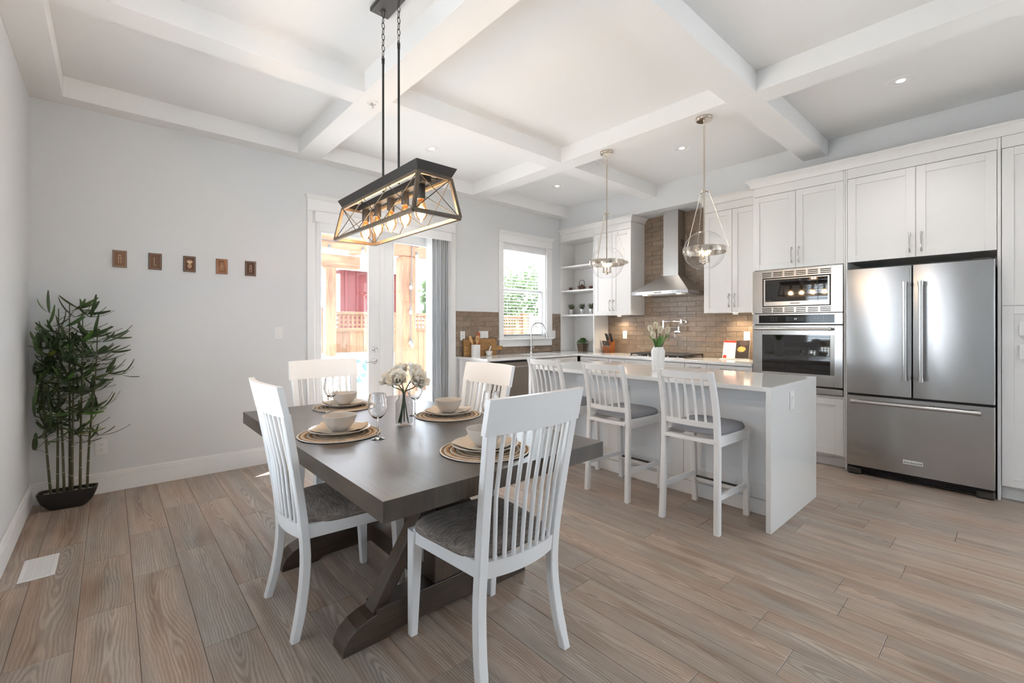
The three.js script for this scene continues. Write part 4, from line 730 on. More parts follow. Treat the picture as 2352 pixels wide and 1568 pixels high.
function makeChair(label, pos, turn) {
  const o = thing('dining_chair', label, 'chair', pos, turn, 'white dining chairs');
  part('seat_cushion', cushion(0.243, 0.196, -0.25, 0.185, 0.446, 0.052), M.seat, o, 'grey brown woven seat cushion');
  part('seat_frame', [bar([-0.205, 0.425, -0.222], [0.205, 0.425, -0.222], 0.06, 0.022), ...[-1, 1].map((s) => bar([s * 0.215, 0.425, -0.215], [s * 0.18, 0.425, 0.195], 0.022, 0.06, 0.0015))].map((g, i) => g), M.chair, o);
  for (const s of [-1, 1]) {
    part('front_leg', post([[s * 0.212, 0, -0.238, 0.032, 0.032], [s * 0.211, 0.2, -0.23, 0.04, 0.042], [s * 0.21, 0.447, -0.22, 0.048, 0.052]]), M.chair, o);
    const c = smooth([[s * 0.208, 0, 0.236], [s * 0.197, 0.14, 0.205], [s * 0.187, 0.30, 0.188], [s * 0.185, 0.45, 0.196], [s * 0.193, 0.64, 0.222], [s * 0.207, 0.935, 0.272]], 18);
    part('back_post', post(c.map(([x, y, z], i) => [x, y, z, i < 2 ? 0.036 : 0.042, lerp(0.036, 0.03, Math.abs(i / 18 - 0.4))])), M.chair, o);
  }
  const bow = 0.03, curve = (hw, y0, z0, y1, z1, t, top = 0) => { const rings = []; for (let i = 0; i <= 16; i++) { const u = -1 + i / 8, x = u * hw, b = bow * (1 - u * u), e = top * (1 - u * u); rings.push([[x, y0, z0 + b - t / 2], [x, y1 + e, z1 + b - t / 2], [x, y1 + e, z1 + b + t / 2], [x, y0, z0 + b + t / 2]]); } return skin(rings, { crease: 0.5 }); };
  part('crest_rail', curve(0.2365, 0.925, 0.272, 1.05, 0.30, 0.024, 0.004), M.chair, o);
  part('lower_rail', curve(0.172, 0.395, 0.19, 0.458, 0.198, 0.022), M.chair, o);
  for (let k = 0; k < 8; k++) { const u = -1 + (k + 0.75) * 2 / 8.5, b = bow * (1 - u * u * 0.8); part('spindle', [rod([u * 0.165, 0.45, 0.196 + b], [u * 0.183, 0.69, 0.222 + b], 0.0082, 10), rod([u * 0.183, 0.69, 0.222 + b], [u * 0.19, 0.93, 0.271 + b], 0.0082, 10)], M.chair, o); }
  return o;
}
const chairA = makeChair('white slat back dining chair on the side of the table facing the bamboo', [0.802, 0, -2.187], -PI / 2);
copyOf(chairA, 'white slat back dining chair nearest the camera, at the near table end', [1.163, 0, -1.46], 0);
copyOf(chairA, 'white slat back dining chair at the far table end by the patio doors', [1.148, 0, -3.035], PI);
copyOf(chairA, 'white slat back dining chair on the island side, behind the peony vase', [1.525, 0, -2.275], PI / 2);
// ---------------------------------------------------------------- bar stools
function makeStool(label, pos, turn) {
  const o = thing('bar_stool', label, 'bar stool', pos, turn, 'white bar stools at the island');
  part('seat_cushion', cushion(0.205, 0.172, -0.225, 0.2, 0.598, 0.055), M.stoolSeat, o, 'grey fabric seat pad');
  part('seat_frame', [bar([-0.185, 0.566, -0.205], [0.185, 0.566, -0.205], 0.066, 0.02), bar([-0.17, 0.566, 0.212], [0.17, 0.566, 0.212], 0.066, 0.02), ...[-1, 1].map((s) => bar([s * 0.19, 0.566, -0.2], [s * 0.178, 0.566, 0.2], 0.02, 0.066, 0.0015))], M.chair, o);
  for (const s of [-1, 1]) {
    part('front_leg', post([[s * 0.183, 0, -0.222, 0.036, 0.036], [s * 0.188, 0.60, -0.2, 0.038, 0.038]]), M.chair, o);
    part('back_post', post(smooth([[s * 0.187, 0, 0.236], [s * 0.182, 0.35, 0.222], [s * 0.179, 0.60, 0.216], [s * 0.177, 0.75, 0.228], [s * 0.174, 0.90, 0.262], [s * 0.173, 1.0, 0.296], [s * 0.173, 1.012, 0.299]], 20).map(([x, y, z], i) => [x, y, z, 0.036, lerp(0.042, 0.03, i / 20)]), 0.006), M.chair, o);
    part('side_stretcher', bar([s * 0.185, 0.208, -0.205], [s * 0.184, 0.222, 0.215], 0.02, 0.034), M.chair, o);
  }
  const arc = (y0, z0, y1, z1, t) => { const r = []; for (let i = 0; i <= 12; i++) { const u = -1 + i / 6, x = u * 0.165, b = 0.018 * (1 - u * u); r.push([[x, y0, z0 + b - t / 2], [x, y1, z1 + b - t / 2], [x, y1, z1 + b + t / 2], [x, y0, z0 + b + t / 2]]); } return skin(r, { crease: 0.5 }); };
  part('crest_rail', arc(0.962, 0.284, 1.006, 0.297, 0.022), M.chair, o); part('lower_rail', arc(0.652, 0.218, 0.686, 0.223, 0.02), M.chair, o);
  for (let k = 0; k < 5; k++) { const u = -0.68 + k * 0.34, b = 0.018 * (1 - u * u); part('spindle', [rod([u * 0.165, 0.68, 0.222 + b], [u * 0.165, 0.83, 0.246 + b], 0.008, 10), rod([u * 0.165, 0.83, 0.246 + b], [u * 0.165, 0.97, 0.286 + b], 0.008, 10)], M.chair, o); }
  const f = part('footrest', bb(-0.17, 0.17, 0.15, 0.178, -0.227, -0.205), M.chair, o); part('metal_strip', bb(-0.168, 0.168, 0.178, 0.186, -0.23, -0.203, 0.001), M.iron, f, 'dark metal footrest strip');
  return o;
}
const stool = makeStool('white bar stool nearest the waterfall end of the island', [3.045, 0, -1.435], -PI / 2);
copyOf(stool, 'white bar stool in the middle of the row of three', [3.075, 0, -2.105], -PI / 2);
copyOf(stool, 'white bar stool farthest away, beside the dishwasher', [3.08, 0, -2.73], -PI / 2);

// ---------------------------------------------------------------- table settings
const TT = 0.7602;
function makeMat(label, x, z) {
  const o = thing('placemat', label, 'placemat', [x, TT, z], 0, 'woven round placemats'), R = 0.194, n = 22, w = R / n, sets = { white_coil: [], jute_coil: [], dark_coil: [] };
  for (let i = 0; i < n; i++) { const r = (i + 0.5) * w, g = new THREE.TorusGeometry(r, w * 0.52, 5, 56); g.rotateX(PI / 2); g.scale(1, 0.62, 1); mv(g, 0, 0.004, 0); const k = i === n - 1 ? 'white_coil' : ['jute_coil', 'white_coil', 'dark_coil', 'jute_coil', 'white_coil', 'dark_coil'][i % 6]; sets[k].push(g); }
  for (const k in sets) part(k, sets[k], { white_coil: M.coilWhite, jute_coil: M.coilJute, dark_coil: M.coilDark }[k], o);
  return o;
}
const plateProf = [[0, 0.004], [0.075, 0.004], [0.082, 0.006], [0.128, 0.019], [0.133, 0.0215], [0.1335, 0.0225], [0.132, 0.0232], [0.126, 0.022], [0.08, 0.0095], [0.07, 0.008], [0, 0.008]].map(([r, y]) => [r * 1.08, (y - 0.004) * 1.35]);
const bowlProf = [[0, 0], [0.036, 0], [0.038, 0.002], [0.052, 0.014], [0.07, 0.04], [0.08, 0.071], [0.0815, 0.0755], [0.0795, 0.076], [0.077, 0.071], [0.067, 0.042], [0.05, 0.018], [0.03, 0.008], [0, 0.007]];
const plateG = lathe(plateProf, 56), bowlG = lathe(bowlProf, 48);
function napkinGeo() {
  const g = new THREE.PlaneGeometry(0.18, 0.235, 10, 14); g.rotateX(-PI / 2); const p = g.attributes.position;
  for (let i = 0; i < p.count; i++) { const x = p.getX(i), z = p.getZ(i), r = Math.hypot(x, z); p.setY(i, 0.0015 + Math.max(0, r - 0.08) * 0.37 + 0.0012 * Math.sin(x * 60) * Math.cos(z * 40)); }
  const a = std(g), b = a.clone().translate(0.004, 0.0032, -0.003); a.computeVertexNormals(); b.computeVertexNormals(); return merge([a, b]);
}
const napG = napkinGeo();
const glassProf = [[0, 0], [0.034, 0.0], [0.0345, 0.001], [0.02, 0.0042], [0.007, 0.008], [0.0042, 0.016], [0.0038, 0.085], [0.006, 0.094], [0.02, 0.1], [0.036, 0.118], [0.0445, 0.14], [0.0455, 0.158], [0.042, 0.185], [0.036, 0.2135], [0.0354, 0.2142], [0.0346, 0.2135], [0.0405, 0.185], [0.0441, 0.158], [0.0431, 0.14], [0.0348, 0.119], [0.019, 0.1018], [0, 0.098]];
const wineG = lathe(glassProf, 44);
function setting(where, x, z, turn) {
  makeMat('round woven jute placemat ' + where, x, z);
  const y = TT + 0.0078;
  const pl = one('dinner_plate', plateG, M.plate, 'beige stoneware plate ' + where, 'plate', 'stoneware plates'); pl.position.set(x, y, z);
  const np = one('napkin', napG, M.napkin, 'folded cream napkin under the bowl ' + where, 'napkin', 'cream napkins'); np.position.set(x, y + 0.0058, z); np.rotation.y = turn;
  const b = one('bowl', bowlG, M.ceramic, 'beige stoneware bowl ' + where, 'bowl', 'stoneware bowls'); b.position.set(x, y + 0.0122, z);
}
setting('before the chair facing the bamboo', 0.848, -2.235, 0.9);
setting('at the far end of the table', 1.155, -2.965, 0.3);
setting('on the island side of the table', 1.512, -2.275, 0.7);
setting('at the near end, behind the nearest chair', 1.205, -1.53, 0.5);
for (const [x, z, w] of [[0.945, -2.02, 'wine glass on the table in front of the glass vase'], [1.02, -2.83, 'wine glass at the far place setting by the patio doors'], [1.36, -2.40, 'wine glass partly hidden behind the peony vase'], [1.385, -1.715, 'wine glass showing above the nearest chair back']]) { const g = one('wine_glass', wineG, M.wineGlass, 'clear ' + w, 'wine glass', 'wine glasses'); g.position.set(x, TT, z); }
// ---------------------------------------------------------------- flowers
// cupped petal, base at the origin, growing along +y and cupping towards +z
function petalGeo(w, h, cup, tip = 0.6, nu = 6, nv = 7) {
  const pos = [], idx = [];
  for (let j = 0; j <= nv; j++) { const v = j / nv, ww = w * Math.pow(Math.sin(PI * (0.1 + 0.78 * v)), tip); for (let i = 0; i <= nu; i++) { const u = -1 + 2 * i / nu; pos.push(u * ww / 2, h * v + 0.06 * h * Math.cos(u * 5) * v * v * 0.4, cup * (Math.sin(PI * 0.62 * v) * 0.55 + u * u * 0.45 * v) * h); } }
  for (let j = 0; j < nv; j++) for (let i = 0; i < nu; i++) { const a = j * (nu + 1) + i; idx.push(a, a + 1, a + nu + 2, a, a + nu + 2, a + nu + 1); }
  const g = new THREE.BufferGeometry(); g.setAttribute('position', new THREE.Float32BufferAttribute(pos, 3)); g.setIndex(idx); g.computeVertexNormals(); return std(g);
}
const RG = V(0.7475, 0, 0.6643), FG = V(-0.6643, 0, 0.7475);      // across and towards the viewer, on the floor plan
const rel = (x, z, r, t) => [x + RG.x * r + FG.x * t, z + RG.z * r + FG.z * t];
const peonyPetals = [petalGeo(0.062, 0.062, 0.75), petalGeo(0.052, 0.052, 0.95), petalGeo(0.038, 0.042, 1.0), petalGeo(0.02, 0.03, 0.7, 0.5, 4, 5)];
function peony(label, vx, vz, r, y, t, size, lean) {
  const [x, z] = rel(vx, vz, r, t), o = thing('peony', label, 'flower', [vx, TT + 0.006, vz], 0, 'white peonies'), hx = x - vx, hz = z - vz, hy = y - TT - 0.006;
  const a = rr(0, 6.28);
  part('stem', tube([[Math.cos(a) * 0.03, 0.008, Math.sin(a) * 0.03], [Math.cos(a) * 0.012, 0.09, Math.sin(a) * 0.012], [hx * 0.12, 0.175, hz * 0.12], [hx * 0.8, hy - 0.03, hz * 0.8], [hx, hy - 0.012, hz]], 0.0032, 24, 7), M.stem, o);
  const h = new THREE.Group(); h.name = 'bloom'; o.add(h); h.position.set(hx, hy, hz);
  const ax = V(lean[0] * RG.x + lean[1] * FG.x, 0.85, lean[0] * RG.z + lean[1] * FG.z).normalize(); h.quaternion.setFromUnitVectors(V(0, 1, 0), ax);
  for (let k = 0; k < 40; k++) {
    const L = k < 9 ? 0 : k < 19 ? 1 : k < 29 ? 2 : 3, m = part('petal', peonyPetals[L], L === 3 ? M.petalIn : M.petal, h);
    const ang = k * 2.39996, open = [1.25, 0.78, 0.42, 0.16][L] + rr(-0.14, 0.14), s = size * rr(0.9, 1.12);
    m.rotation.set(0, 0, 0); m.quaternion.setFromEuler(new THREE.Euler(0, ang + PI, 0)).multiply(new THREE.Quaternion().setFromAxisAngle(V(1, 0, 0), -open)).multiply(new THREE.Quaternion().setFromAxisAngle(V(0, 0, 1), rr(-0.2, 0.2)));
    m.scale.setScalar(s); m.position.set(0, [-0.016, -0.012, -0.006, 0][L] * size, 0);
    const out = [0.006, 0.005, 0.003, 0.002][L] * size; m.position.x -= Math.sin(ang + PI) * out; m.position.z -= Math.cos(ang + PI) * out;
  }
}
{
  const vx = 1.183, vz = -2.205;
  const v = thing('glass_vase', 'smoky glass bottle vase holding white peonies on the dining table', 'vase', [vx, TT, vz]);
  part('body', lathe([[0, 0.002], [0.034, 0.002], [0.043, 0.008], [0.046, 0.018], [0.046, 0.125], [0.043, 0.136], [0.034, 0.145], [0.0315, 0.15], [0.0315, 0.188], [0.0335, 0.193]], 48), M.smokeGlass, v); part('base', lathe([[0, 0], [0.034, 0], [0.0425, 0.005], [0.034, 0.0045], [0, 0.0045]], 40), M.smokeGlass, v);
  peony('white peony at the front left of the bouquet', vx, vz, -0.02, 1.002, 0.045, 1.0, [-0.15, 0.95]);
  peony('white peony at the right of the bouquet, turned right', vx, vz, 0.07, 0.995, 0.03, 1.0, [0.75, 0.7]);
  peony('white peony at the far left of the bouquet', vx, vz, -0.078, 0.995, -0.015, 0.92, [-0.95, 0.1]);
  peony('white peony at the upper back left of the bouquet', vx, vz, -0.03, 1.03, -0.045, 0.95, [-0.3, -0.3]);
  peony('white peony at the upper back right of the bouquet', vx, vz, 0.04, 1.03, -0.045, 0.95, [0.35, -0.35]);
}
{
  const vx = 3.493, vz = -2.055, y0 = 0.9115;
  const v = thing('tulip_vase', 'white ribbed ceramic vase with tulips on the island', 'vase', [vx, y0, vz]);
  const N = 72, prof = [[0.041, 0], [0.046, 0.012], [0.049, 0.05], [0.053, 0.12], [0.0555, 0.155], [0.053, 0.176], [0.044, 0.196], [0.041, 0.206]];
  const rings = smooth(prof.map(([r, y]) => [r, y, 0]), 22).map(([r, y]) => [...Array(N)].map((_, i) => { const a = -i / N * 2 * PI, q = r * (1 + (y > 0.004 && y < 0.19 ? 0.03 : 0) * Math.cos(a * 18)); return [q * Math.cos(a), y, q * Math.sin(a)]; }));
  part('body', skin(rings, { crease: 1.0, caps: false }), M.whiteCeramic, v); part('base', lathe([[0, 0.003], [0.041, 0.003], [0.041, 0]], 36), M.whiteCeramic, v); part('lip', lathe([[0.041, 0.206], [0.038, 0.207], [0.038, 0.16]], 40), M.whiteCeramic, v);
  const tp = petalGeo(0.044, 0.058, 0.5, 0.75), lf = (() => { const g = petalGeo(0.036, 0.2, 0.12, 0.9, 4, 12); const p = g.attributes.position; for (let i = 0; i < p.count; i++) { const t = p.getY(i) / 0.2; p.setZ(i, p.getZ(i) - 0.05 * t * t); } g.computeVertexNormals(); return g; })();
  const heads = [[-0.062, 1.272, 0.01, 'leftmost of the tulips, upright'], [-0.012, 1.298, -0.02, 'tallest of the tulips'], [0.006, 1.262, 0.035, 'front middle of the tulips'], [0.072, 1.258, 0.0, 'rightmost of the tulips, leaning outward'], [-0.052, 1.218, 0.045, 'lowest of the tulips, below the left bloom']];
  for (const [r, y, t, w] of heads) {
    const [x, z] = rel(vx, vz, r, t), o = thing('tulip', 'cream white tulip, ' + w, 'flower', [vx, y0 + 0.02, vz], 0, 'cream tulips'), hy = y - y0 - 0.02, hx = x - vx, hz = z - vz;
    part('stem', tube([[hx * 0.1, 0, hz * 0.1], [hx * 0.25, 0.15, hz * 0.25], [hx * 0.7, hy - 0.09, hz * 0.7], [hx, hy - 0.026, hz]], 0.0036, 18, 7), M.stem, o);
    const q = new THREE.Quaternion().setFromUnitVectors(V(0, 1, 0), V(hx * 4, 1, hz * 4).normalize()), h = new THREE.Group(); h.name = 'bloom'; h.position.set(hx, hy - 0.028, hz); h.quaternion.copy(q); o.add(h);
    for (let k = 0; k < 6; k++) { const m = part('petal', tp, M.tulip, h), a = k * PI / 3 + (k & 1 ? 0.1 : 0); m.quaternion.setFromEuler(new THREE.Euler(0, a + PI, 0)).multiply(new THREE.Quaternion().setFromAxisAngle(V(1, 0, 0), -0.34 - (k & 1) * 0.08)); m.scale.set(1, k & 1 ? 1 : 0.94, 1); m.position.set(Math.sin(a) * 0.004, 0, Math.cos(a) * 0.004); }
    for (let k = 0; k < 2; k++) { const a = Math.atan2(hx, hz) + (k ? 1.2 : -0.9) + rr(-0.4, 0.4), m = part('leaf', lf, k ? M.leafC : phy({ color: lin(0.13, 0.27, 0.04), roughness: 0.5, transmission: 0.25, thickness: 0 }), o); m.position.set(0, 0.12, 0); m.quaternion.setFromEuler(new THREE.Euler(0, a + PI, 0)).multiply(new THREE.Quaternion().setFromAxisAngle(V(1, 0, 0), -rr(0.2, 0.5))); m.scale.setScalar(rr(0.8, 1.0)); }
  }
}
// ---------------------------------------------------------------- bamboo
{
  const bx = -0.225, bz = -4.545, o = thing('bamboo_plant', 'tall artificial bamboo plant in the corner', 'plant', [bx, 0.06, bz]);
  const pt = thing('planter', 'black boat shaped planter filled with pebbles', 'planter', [bx, 0, bz], -0.10);
  const R = (l, w, y, k) => { const r = []; for (let i = 0; i < 32; i++) { const t = -i / 32 * 2 * PI, c = Math.cos(t), s = Math.sin(t), q = Math.pow(Math.pow(Math.abs(c), k) + Math.pow(Math.abs(s), k), -1 / k); r.push([q * c * l, y, q * s * w]); } return r; };
  part('shell', skin([R(0.085, 0.045, 0, 8), R(0.105, 0.05, 0.014, 8), R(0.135, 0.058, 0.05, 8), R(0.15, 0.064, 0.09, 8), R(0.156, 0.067, 0.118, 9), R(0.156, 0.067, 0.124, 9), R(0.143, 0.056, 0.124, 9), R(0.135, 0.05, 0.09, 8), R(0.13, 0.05, 0.088, 8)], { crease: 0.6 }), M.pot, pt);
  const peb = []; for (let i = 0; i < 150; i++) { const g = new THREE.IcosahedronGeometry(rr(0.006, 0.011), 0); g.scale(1.2, 0.7, 1); g.rotateY(rr(0, 6)); peb.push(mv(g, rr(-0.128, 0.128), 0.099 + rr(-0.004, 0.005), rr(-0.042, 0.042))); }
  const pb = part('pebbles', peb, M.pebble, pt); pb.userData.kind = 'stuff';
  const leafs = [petalGeo(0.02, 0.115, 0.05, 0.9, 2, 6), petalGeo(0.024, 0.1, 0.06, 0.85, 2, 6), petalGeo(0.016, 0.13, 0.04, 0.9, 2, 6)].map((g, k) => { const p = g.attributes.position; for (let i = 0; i < p.count; i++) { const t = p.getY(i) / 0.11; p.setZ(i, p.getZ(i) - 0.012 * (k + 1) * t * t); } g.computeVertexNormals(); return g; });
  const stems = [[-0.085, 0.012, -0.135, -0.005, 1.14], [-0.055, -0.012, -0.05, -0.02, 1.36], [-0.02, 0.0, -0.06, 0.0, 1.22], [0.008, -0.014, 0.005, -0.03, 1.40], [0.02, 0.015, 0.03, 0.02, 1.18], [0.062, 0.0, 0.075, -0.01, 1.34], [0.098, -0.008, 0.155, -0.01, 1.20]];
  let count = 0; const spare = [];
  stems.forEach(([x0, z0, x1, z1, H], si) => {
    const c = new THREE.CatmullRomCurve3([V(x0, 0.02, z0), V(lerp(x0, x1, 0.25) + (si === 0 ? -0.012 : 0), H * 0.35, lerp(z0, z1, 0.3)), V(lerp(x0, x1, 0.8), H * 0.72, lerp(z0, z1, 0.8)), V(x1, H, z1)]);
    const pts = c.getPoints(26), rad = (t) => lerp(0.0085, 0.0028, t);
    const rings = pts.map((p, i) => [...Array(8)].map((_, k) => { const a = -k / 8 * 2 * PI, r = rad(i / 26); return [p.x + r * Math.cos(a), p.y, p.z + r * Math.sin(a)]; }));
    const s = part('cane', skin(rings, { crease: 1.2 }), M.cane, o);
    for (let t = 0.1; t < 0.98; t += 0.09) {
      const p = c.getPoint(t + (si % 3) * 0.02), r = rad(t);
      if (t < 0.9) part('node_ring', mv(lathe([[r, -0.003], [r + 0.0016, 0], [r, 0.003]], 10), p.x, p.y, p.z), M.caneRing, s);
      if (t < 0.2) continue;
      const nb = t < 0.3 ? 1 : t > 0.5 && t < 0.75 ? 3 : 2;
      for (let b = 0; b < nb; b++) {
        let a = rr(0, 2 * PI); const L = rr(0.05, 0.16) * (t > 0.85 ? 0.6 : 1), q = V(p.x + Math.cos(a) * L, p.y + rr(-0.01, 0.07), p.z + Math.sin(a) * L * 0.7);
        q.x = clamp(q.x, XL - bx + 0.045, 0.36); q.z = clamp(q.z, ZB - bz + 0.05, 0.22);
        part('twig', tube([p.toArray(), [lerp(p.x, q.x, 0.5), lerp(p.y, q.y, 0.5) + 0.012, lerp(p.z, q.z, 0.5)], q.toArray()], 0.0014, 8, 5), M.cane, s);
        const nl = 3 + Math.floor(rnd() * 3);
        for (let l = 0; l < nl; l++) {
          const la = Math.atan2(q.x - p.x, q.z - p.z) + (l - (nl - 1) / 2) * 0.75 + rr(-0.2, 0.2), el = rr(0.9, 1.75), k = Math.floor(rnd() * 3), sc = rr(0.95, 1.4), u = rnd();
          const mat = u < 0.55 ? M.leafA : u < 0.9 ? M.leafB : u < 0.98 ? M.leafC : M.leafY;
          const quat = new THREE.Quaternion().setFromEuler(new THREE.Euler(0, la, 0)).multiply(new THREE.Quaternion().setFromAxisAngle(V(1, 0, 0), el)).multiply(new THREE.Quaternion().setFromAxisAngle(V(0, 1, 0), rr(-0.7, 0.7)));
          for (let tries = 0; tries < 12; tries++) { const tip = V(0, 0.13 * sc, 0).applyQuaternion(quat).add(q); if (tip.x + bx > XL + 0.02 && tip.z + bz > ZB + 0.025) break; quat.setFromEuler(new THREE.Euler(0, rr(0, 6.28), 0)).multiply(new THREE.Quaternion().setFromAxisAngle(V(1, 0, 0), rr(0.5, 1.7))); }
          if (count < 298) { const m = part('leaf', leafs[k], mat, o); m.position.copy(q); m.quaternion.copy(quat); m.scale.setScalar(sc); count++; }
          else { const g = leafs[k].clone(); g.applyMatrix4(new THREE.Matrix4().compose(q, quat, V(sc, sc, sc))); spare.push(g); }
        }
      }
    }
  });
  if (spare.length) part('more_leaves', spare, M.leafA, o).userData.kind = 'stuff';
}
// ---------------------------------------------------------------- wall plaques with inlaid letters
{
  const woods = [[0.30, 0.165, 0.10], [0.15, 0.075, 0.045], [0.13, 0.05, 0.025], [0.36, 0.16, 0.075], [0.11, 0.045, 0.03]].map((c) => std3({ map: rep(grainTex, 6, 4), color: lin(...c.map((v) => v * 1.5)), roughness: 0.55 }));
  const rims = [[0.22, 0.14, 0.10], [0.06, 0.04, 0.035], [0.05, 0.026, 0.02], [0.25, 0.10, 0.05], [0.05, 0.028, 0.024]].map((c) => std3({ color: lin(...c), roughness: 0.5 }));
  const inlay = std3({ color: lin(0.72, 0.52, 0.33), roughness: 0.6 }), W = 0.085, H = 0.133;
  const S = (x0, y0, x1, y1) => bb(Math.min(x0, x1) - 0.0013, Math.max(x0, x1) + 0.0013, Math.min(y0, y1) - 0.0013, Math.max(y0, y1) + 0.0013, 0.0145, 0.0155, 0.0002);
  const A = [S(-0.007, -0.032, -0.007, 0.026), S(0.007, -0.032, 0.007, 0.026), S(-0.007, 0.003, 0.007, 0.003), S(-0.003, 0.031, 0.003, 0.031), S(-0.006, 0.027, -0.004, 0.030), S(0.004, 0.030, 0.006, 0.027)];
  const L = [S(-0.007, -0.032, -0.007, 0.032), S(-0.007, -0.032, 0.007, -0.032)];
  const Hh = [S(-0.007, -0.03, -0.007, 0.03), S(0.007, -0.03, 0.007, 0.03), S(-0.007, 0.002, 0.007, 0.002)];
  const pine = []; { for (let i = 0; i < 5; i++) for (let j = 0; j < 4; j++) { const y = -0.033 + i * 0.0085, hw = 0.017 * Math.sqrt(Math.max(0, 1 - Math.pow((y + 0.016) / 0.023, 2))), x = (j - 1.5 + (i & 1) * 0.5) * 0.0088; if (Math.abs(x) < hw) { const g = cb(0.0062, 0.0062, 0.001, 0, 0, 0, 0.0002); g.rotateZ(PI / 4); pine.push(mv(g, x, y, 0.015)); } }
    for (const [a, l] of [[-1.0, 0.026], [-0.65, 0.032], [-0.32, 0.036], [0, 0.036], [0.35, 0.035], [0.7, 0.033], [1.05, 0.026]]) { const g = skin([[[-0.0026, 0, 0], [0, 0, 0.001], [0.0026, 0, 0], [0, 0, -0.0005]], [[-0.0032, l * 0.5, 0], [0, l * 0.5, 0.001], [0.0032, l * 0.5, 0], [0, l * 0.5, -0.0005]], [[-0.0004, l, 0], [0, l, 0.0005], [0.0004, l, 0], [0, l, -0.0003]]], { crease: 0.3 }); g.rotateZ(-a); pine.push(mv(g, Math.sin(a) * 0.003, 0.006, 0.0148)); } }
  const x0 = [0.0565, 0.277, 0.5085, 0.744, 0.97], gl = [A, L, pine, Hh, A], lab = ['small light brown wooden plaque with letter A, leftmost of five', 'small striped walnut wooden plaque with letter L', 'small dark wooden plaque with inlaid pineapple', 'small orange brown wooden plaque with letter H', 'small dark wooden plaque with letter A, nearest the patio doors'];
  for (let i = 0; i < 5; i++) {
    const o = thing('wall_plaque', lab[i], 'wall plaque', [x0[i], 1.826, ZB]);
    part('board', uvBox(bb(-W / 2, W / 2, -H / 2, H / 2, 0.002, 0.0145, 0.001), 'y', i * 0.3, i * 0.2), woods[i], o);
    const w = W / 2 - 0.004, h = H / 2 - 0.004, f = (a, t, z, m) => part(m === inlay ? 'inlay_border' : 'dark_border', [bb(-w + a, -w + a + t, -h + a, h - a, 0.014, z, 0.0002), bb(w - a - t, w - a, -h + a, h - a, 0.014, z, 0.0002), bb(-w + a, w - a, -h + a, -h + a + t, 0.014, z, 0.0002), bb(-w + a, w - a, h - a - t, h - a, 0.014, z, 0.0002)], m, o);
    f(-0.003, 0.005, 0.0149, rims[i]); f(0.003, 0.0016, 0.0152, inlay);
    part(i === 2 ? 'inlay_pineapple' : 'inlay_letter', gl[i], inlay, o);
  }
}
// ---------------------------------------------------------------- switches, outlets, vent
function wallPlate(name, label, cat, pos, turn, w, h, kind) {
  const o = thing(name, label, cat, pos, turn);
  part('cover_plate', bb(-w / 2, w / 2, -h / 2, h / 2, 0, 0.0055, 0.002), M.plastic, o);
  if (kind === 'switch') { const r = part('rocker', bb(-0.0165, 0.0165, -0.033, 0.033, 0.005, 0.0085, 0.0015), M.plastic, o); r.rotation.x = 0.03; }
  else if (kind === 'outlet') for (const y of [0.019, -0.019]) { const r = part('receptacle', [mv(ext([[-0.0165, -0.009], [-0.011, -0.014], [0.011, -0.014], [0.0165, -0.009], [0.0165, 0.009], [0.011, 0.014], [-0.011, 0.014], [-0.0165, 0.009]], 0.003), 0, y, 0.005)], M.plastic, o); part('slots', [bb(-0.0075, -0.0055, y - 0.001, y + 0.007, 0.007, 0.0083, 0.0002), bb(0.0055, 0.0075, y - 0.001, y + 0.007, 0.007, 0.0083, 0.0002), bb(-0.002, 0.002, y - 0.008, y - 0.0045, 0.007, 0.0083, 0.0002)], M.slot, r); }
  else if (kind === 'knobs') for (const y of [0.04, 0, -0.04]) part('screw', mv(new THREE.CylinderGeometry(0.005, 0.005, 0.004, 12).rotateX(PI / 2), 0, y, 0.007), M.pull, o);
  else if (kind === 'double') for (const x of [-0.038, 0.038]) part('rocker', bb(x - 0.0165, x + 0.0165, -0.033, 0.033, 0.005, 0.0085, 0.0015), M.plastic, o);
  return o;
}
wallPlate('light_switch', 'white rocker light switch on the wall left of the patio doors', 'light switch', [1.21, 1.228, ZB], 0, 0.073, 0.118, 'switch');
wallPlate('wall_outlet', 'white outlet on the wall behind the bamboo', 'outlet', [-0.051, 0.356, ZB], 0, 0.075, 0.125, 'outlet');
wallPlate('wall_outlet', 'white plate with three screws on the tiles above the cutting board', 'wall plate', [3.358, 1.175, ZB + 0.0105], 0, 0.073, 0.116, 'knobs');
wallPlate('light_switch', 'white double switch plate on the tiles behind the pepper mill', 'light switch', [3.695, 1.175, ZB + 0.0105], 0, 0.16, 0.114, 'double');
wallPlate('wall_outlet', 'white outlet on the tiles right of the kitchen window', 'outlet', [5.051, 1.175, ZB + 0.0105], 0, 0.073, 0.114, 'switch');
wallPlate('wall_outlet', 'white outlet on the tiles beside the knife block', 'outlet', [XR - 0.0105, 1.175, -3.785], -PI / 2, 0.07, 0.116, 'outlet');
wallPlate('wall_outlet', 'white outlet on the tiles above the cookbook', 'outlet', [XR - 0.0105, 1.178, -2.117], -PI / 2, 0.07, 0.11, 'outlet');
wallPlate('wall_outlet', 'white switch plate on the waterfall end of the island', 'outlet', [3.445, 0.79, -1.03], 0, 0.078, 0.126, 'switch');
wallPlate('light_switch', 'white rocker switch on the pantry, upper of the two', 'light switch', [XT - 0.0005, 1.277, 0.03], -PI / 2, 0.075, 0.106, 'switch');
wallPlate('light_switch', 'white rocker switch on the pantry, lower of the two', 'light switch', [XT - 0.0005, 1.105, 0.03], -PI / 2, 0.075, 0.106, 'switch');
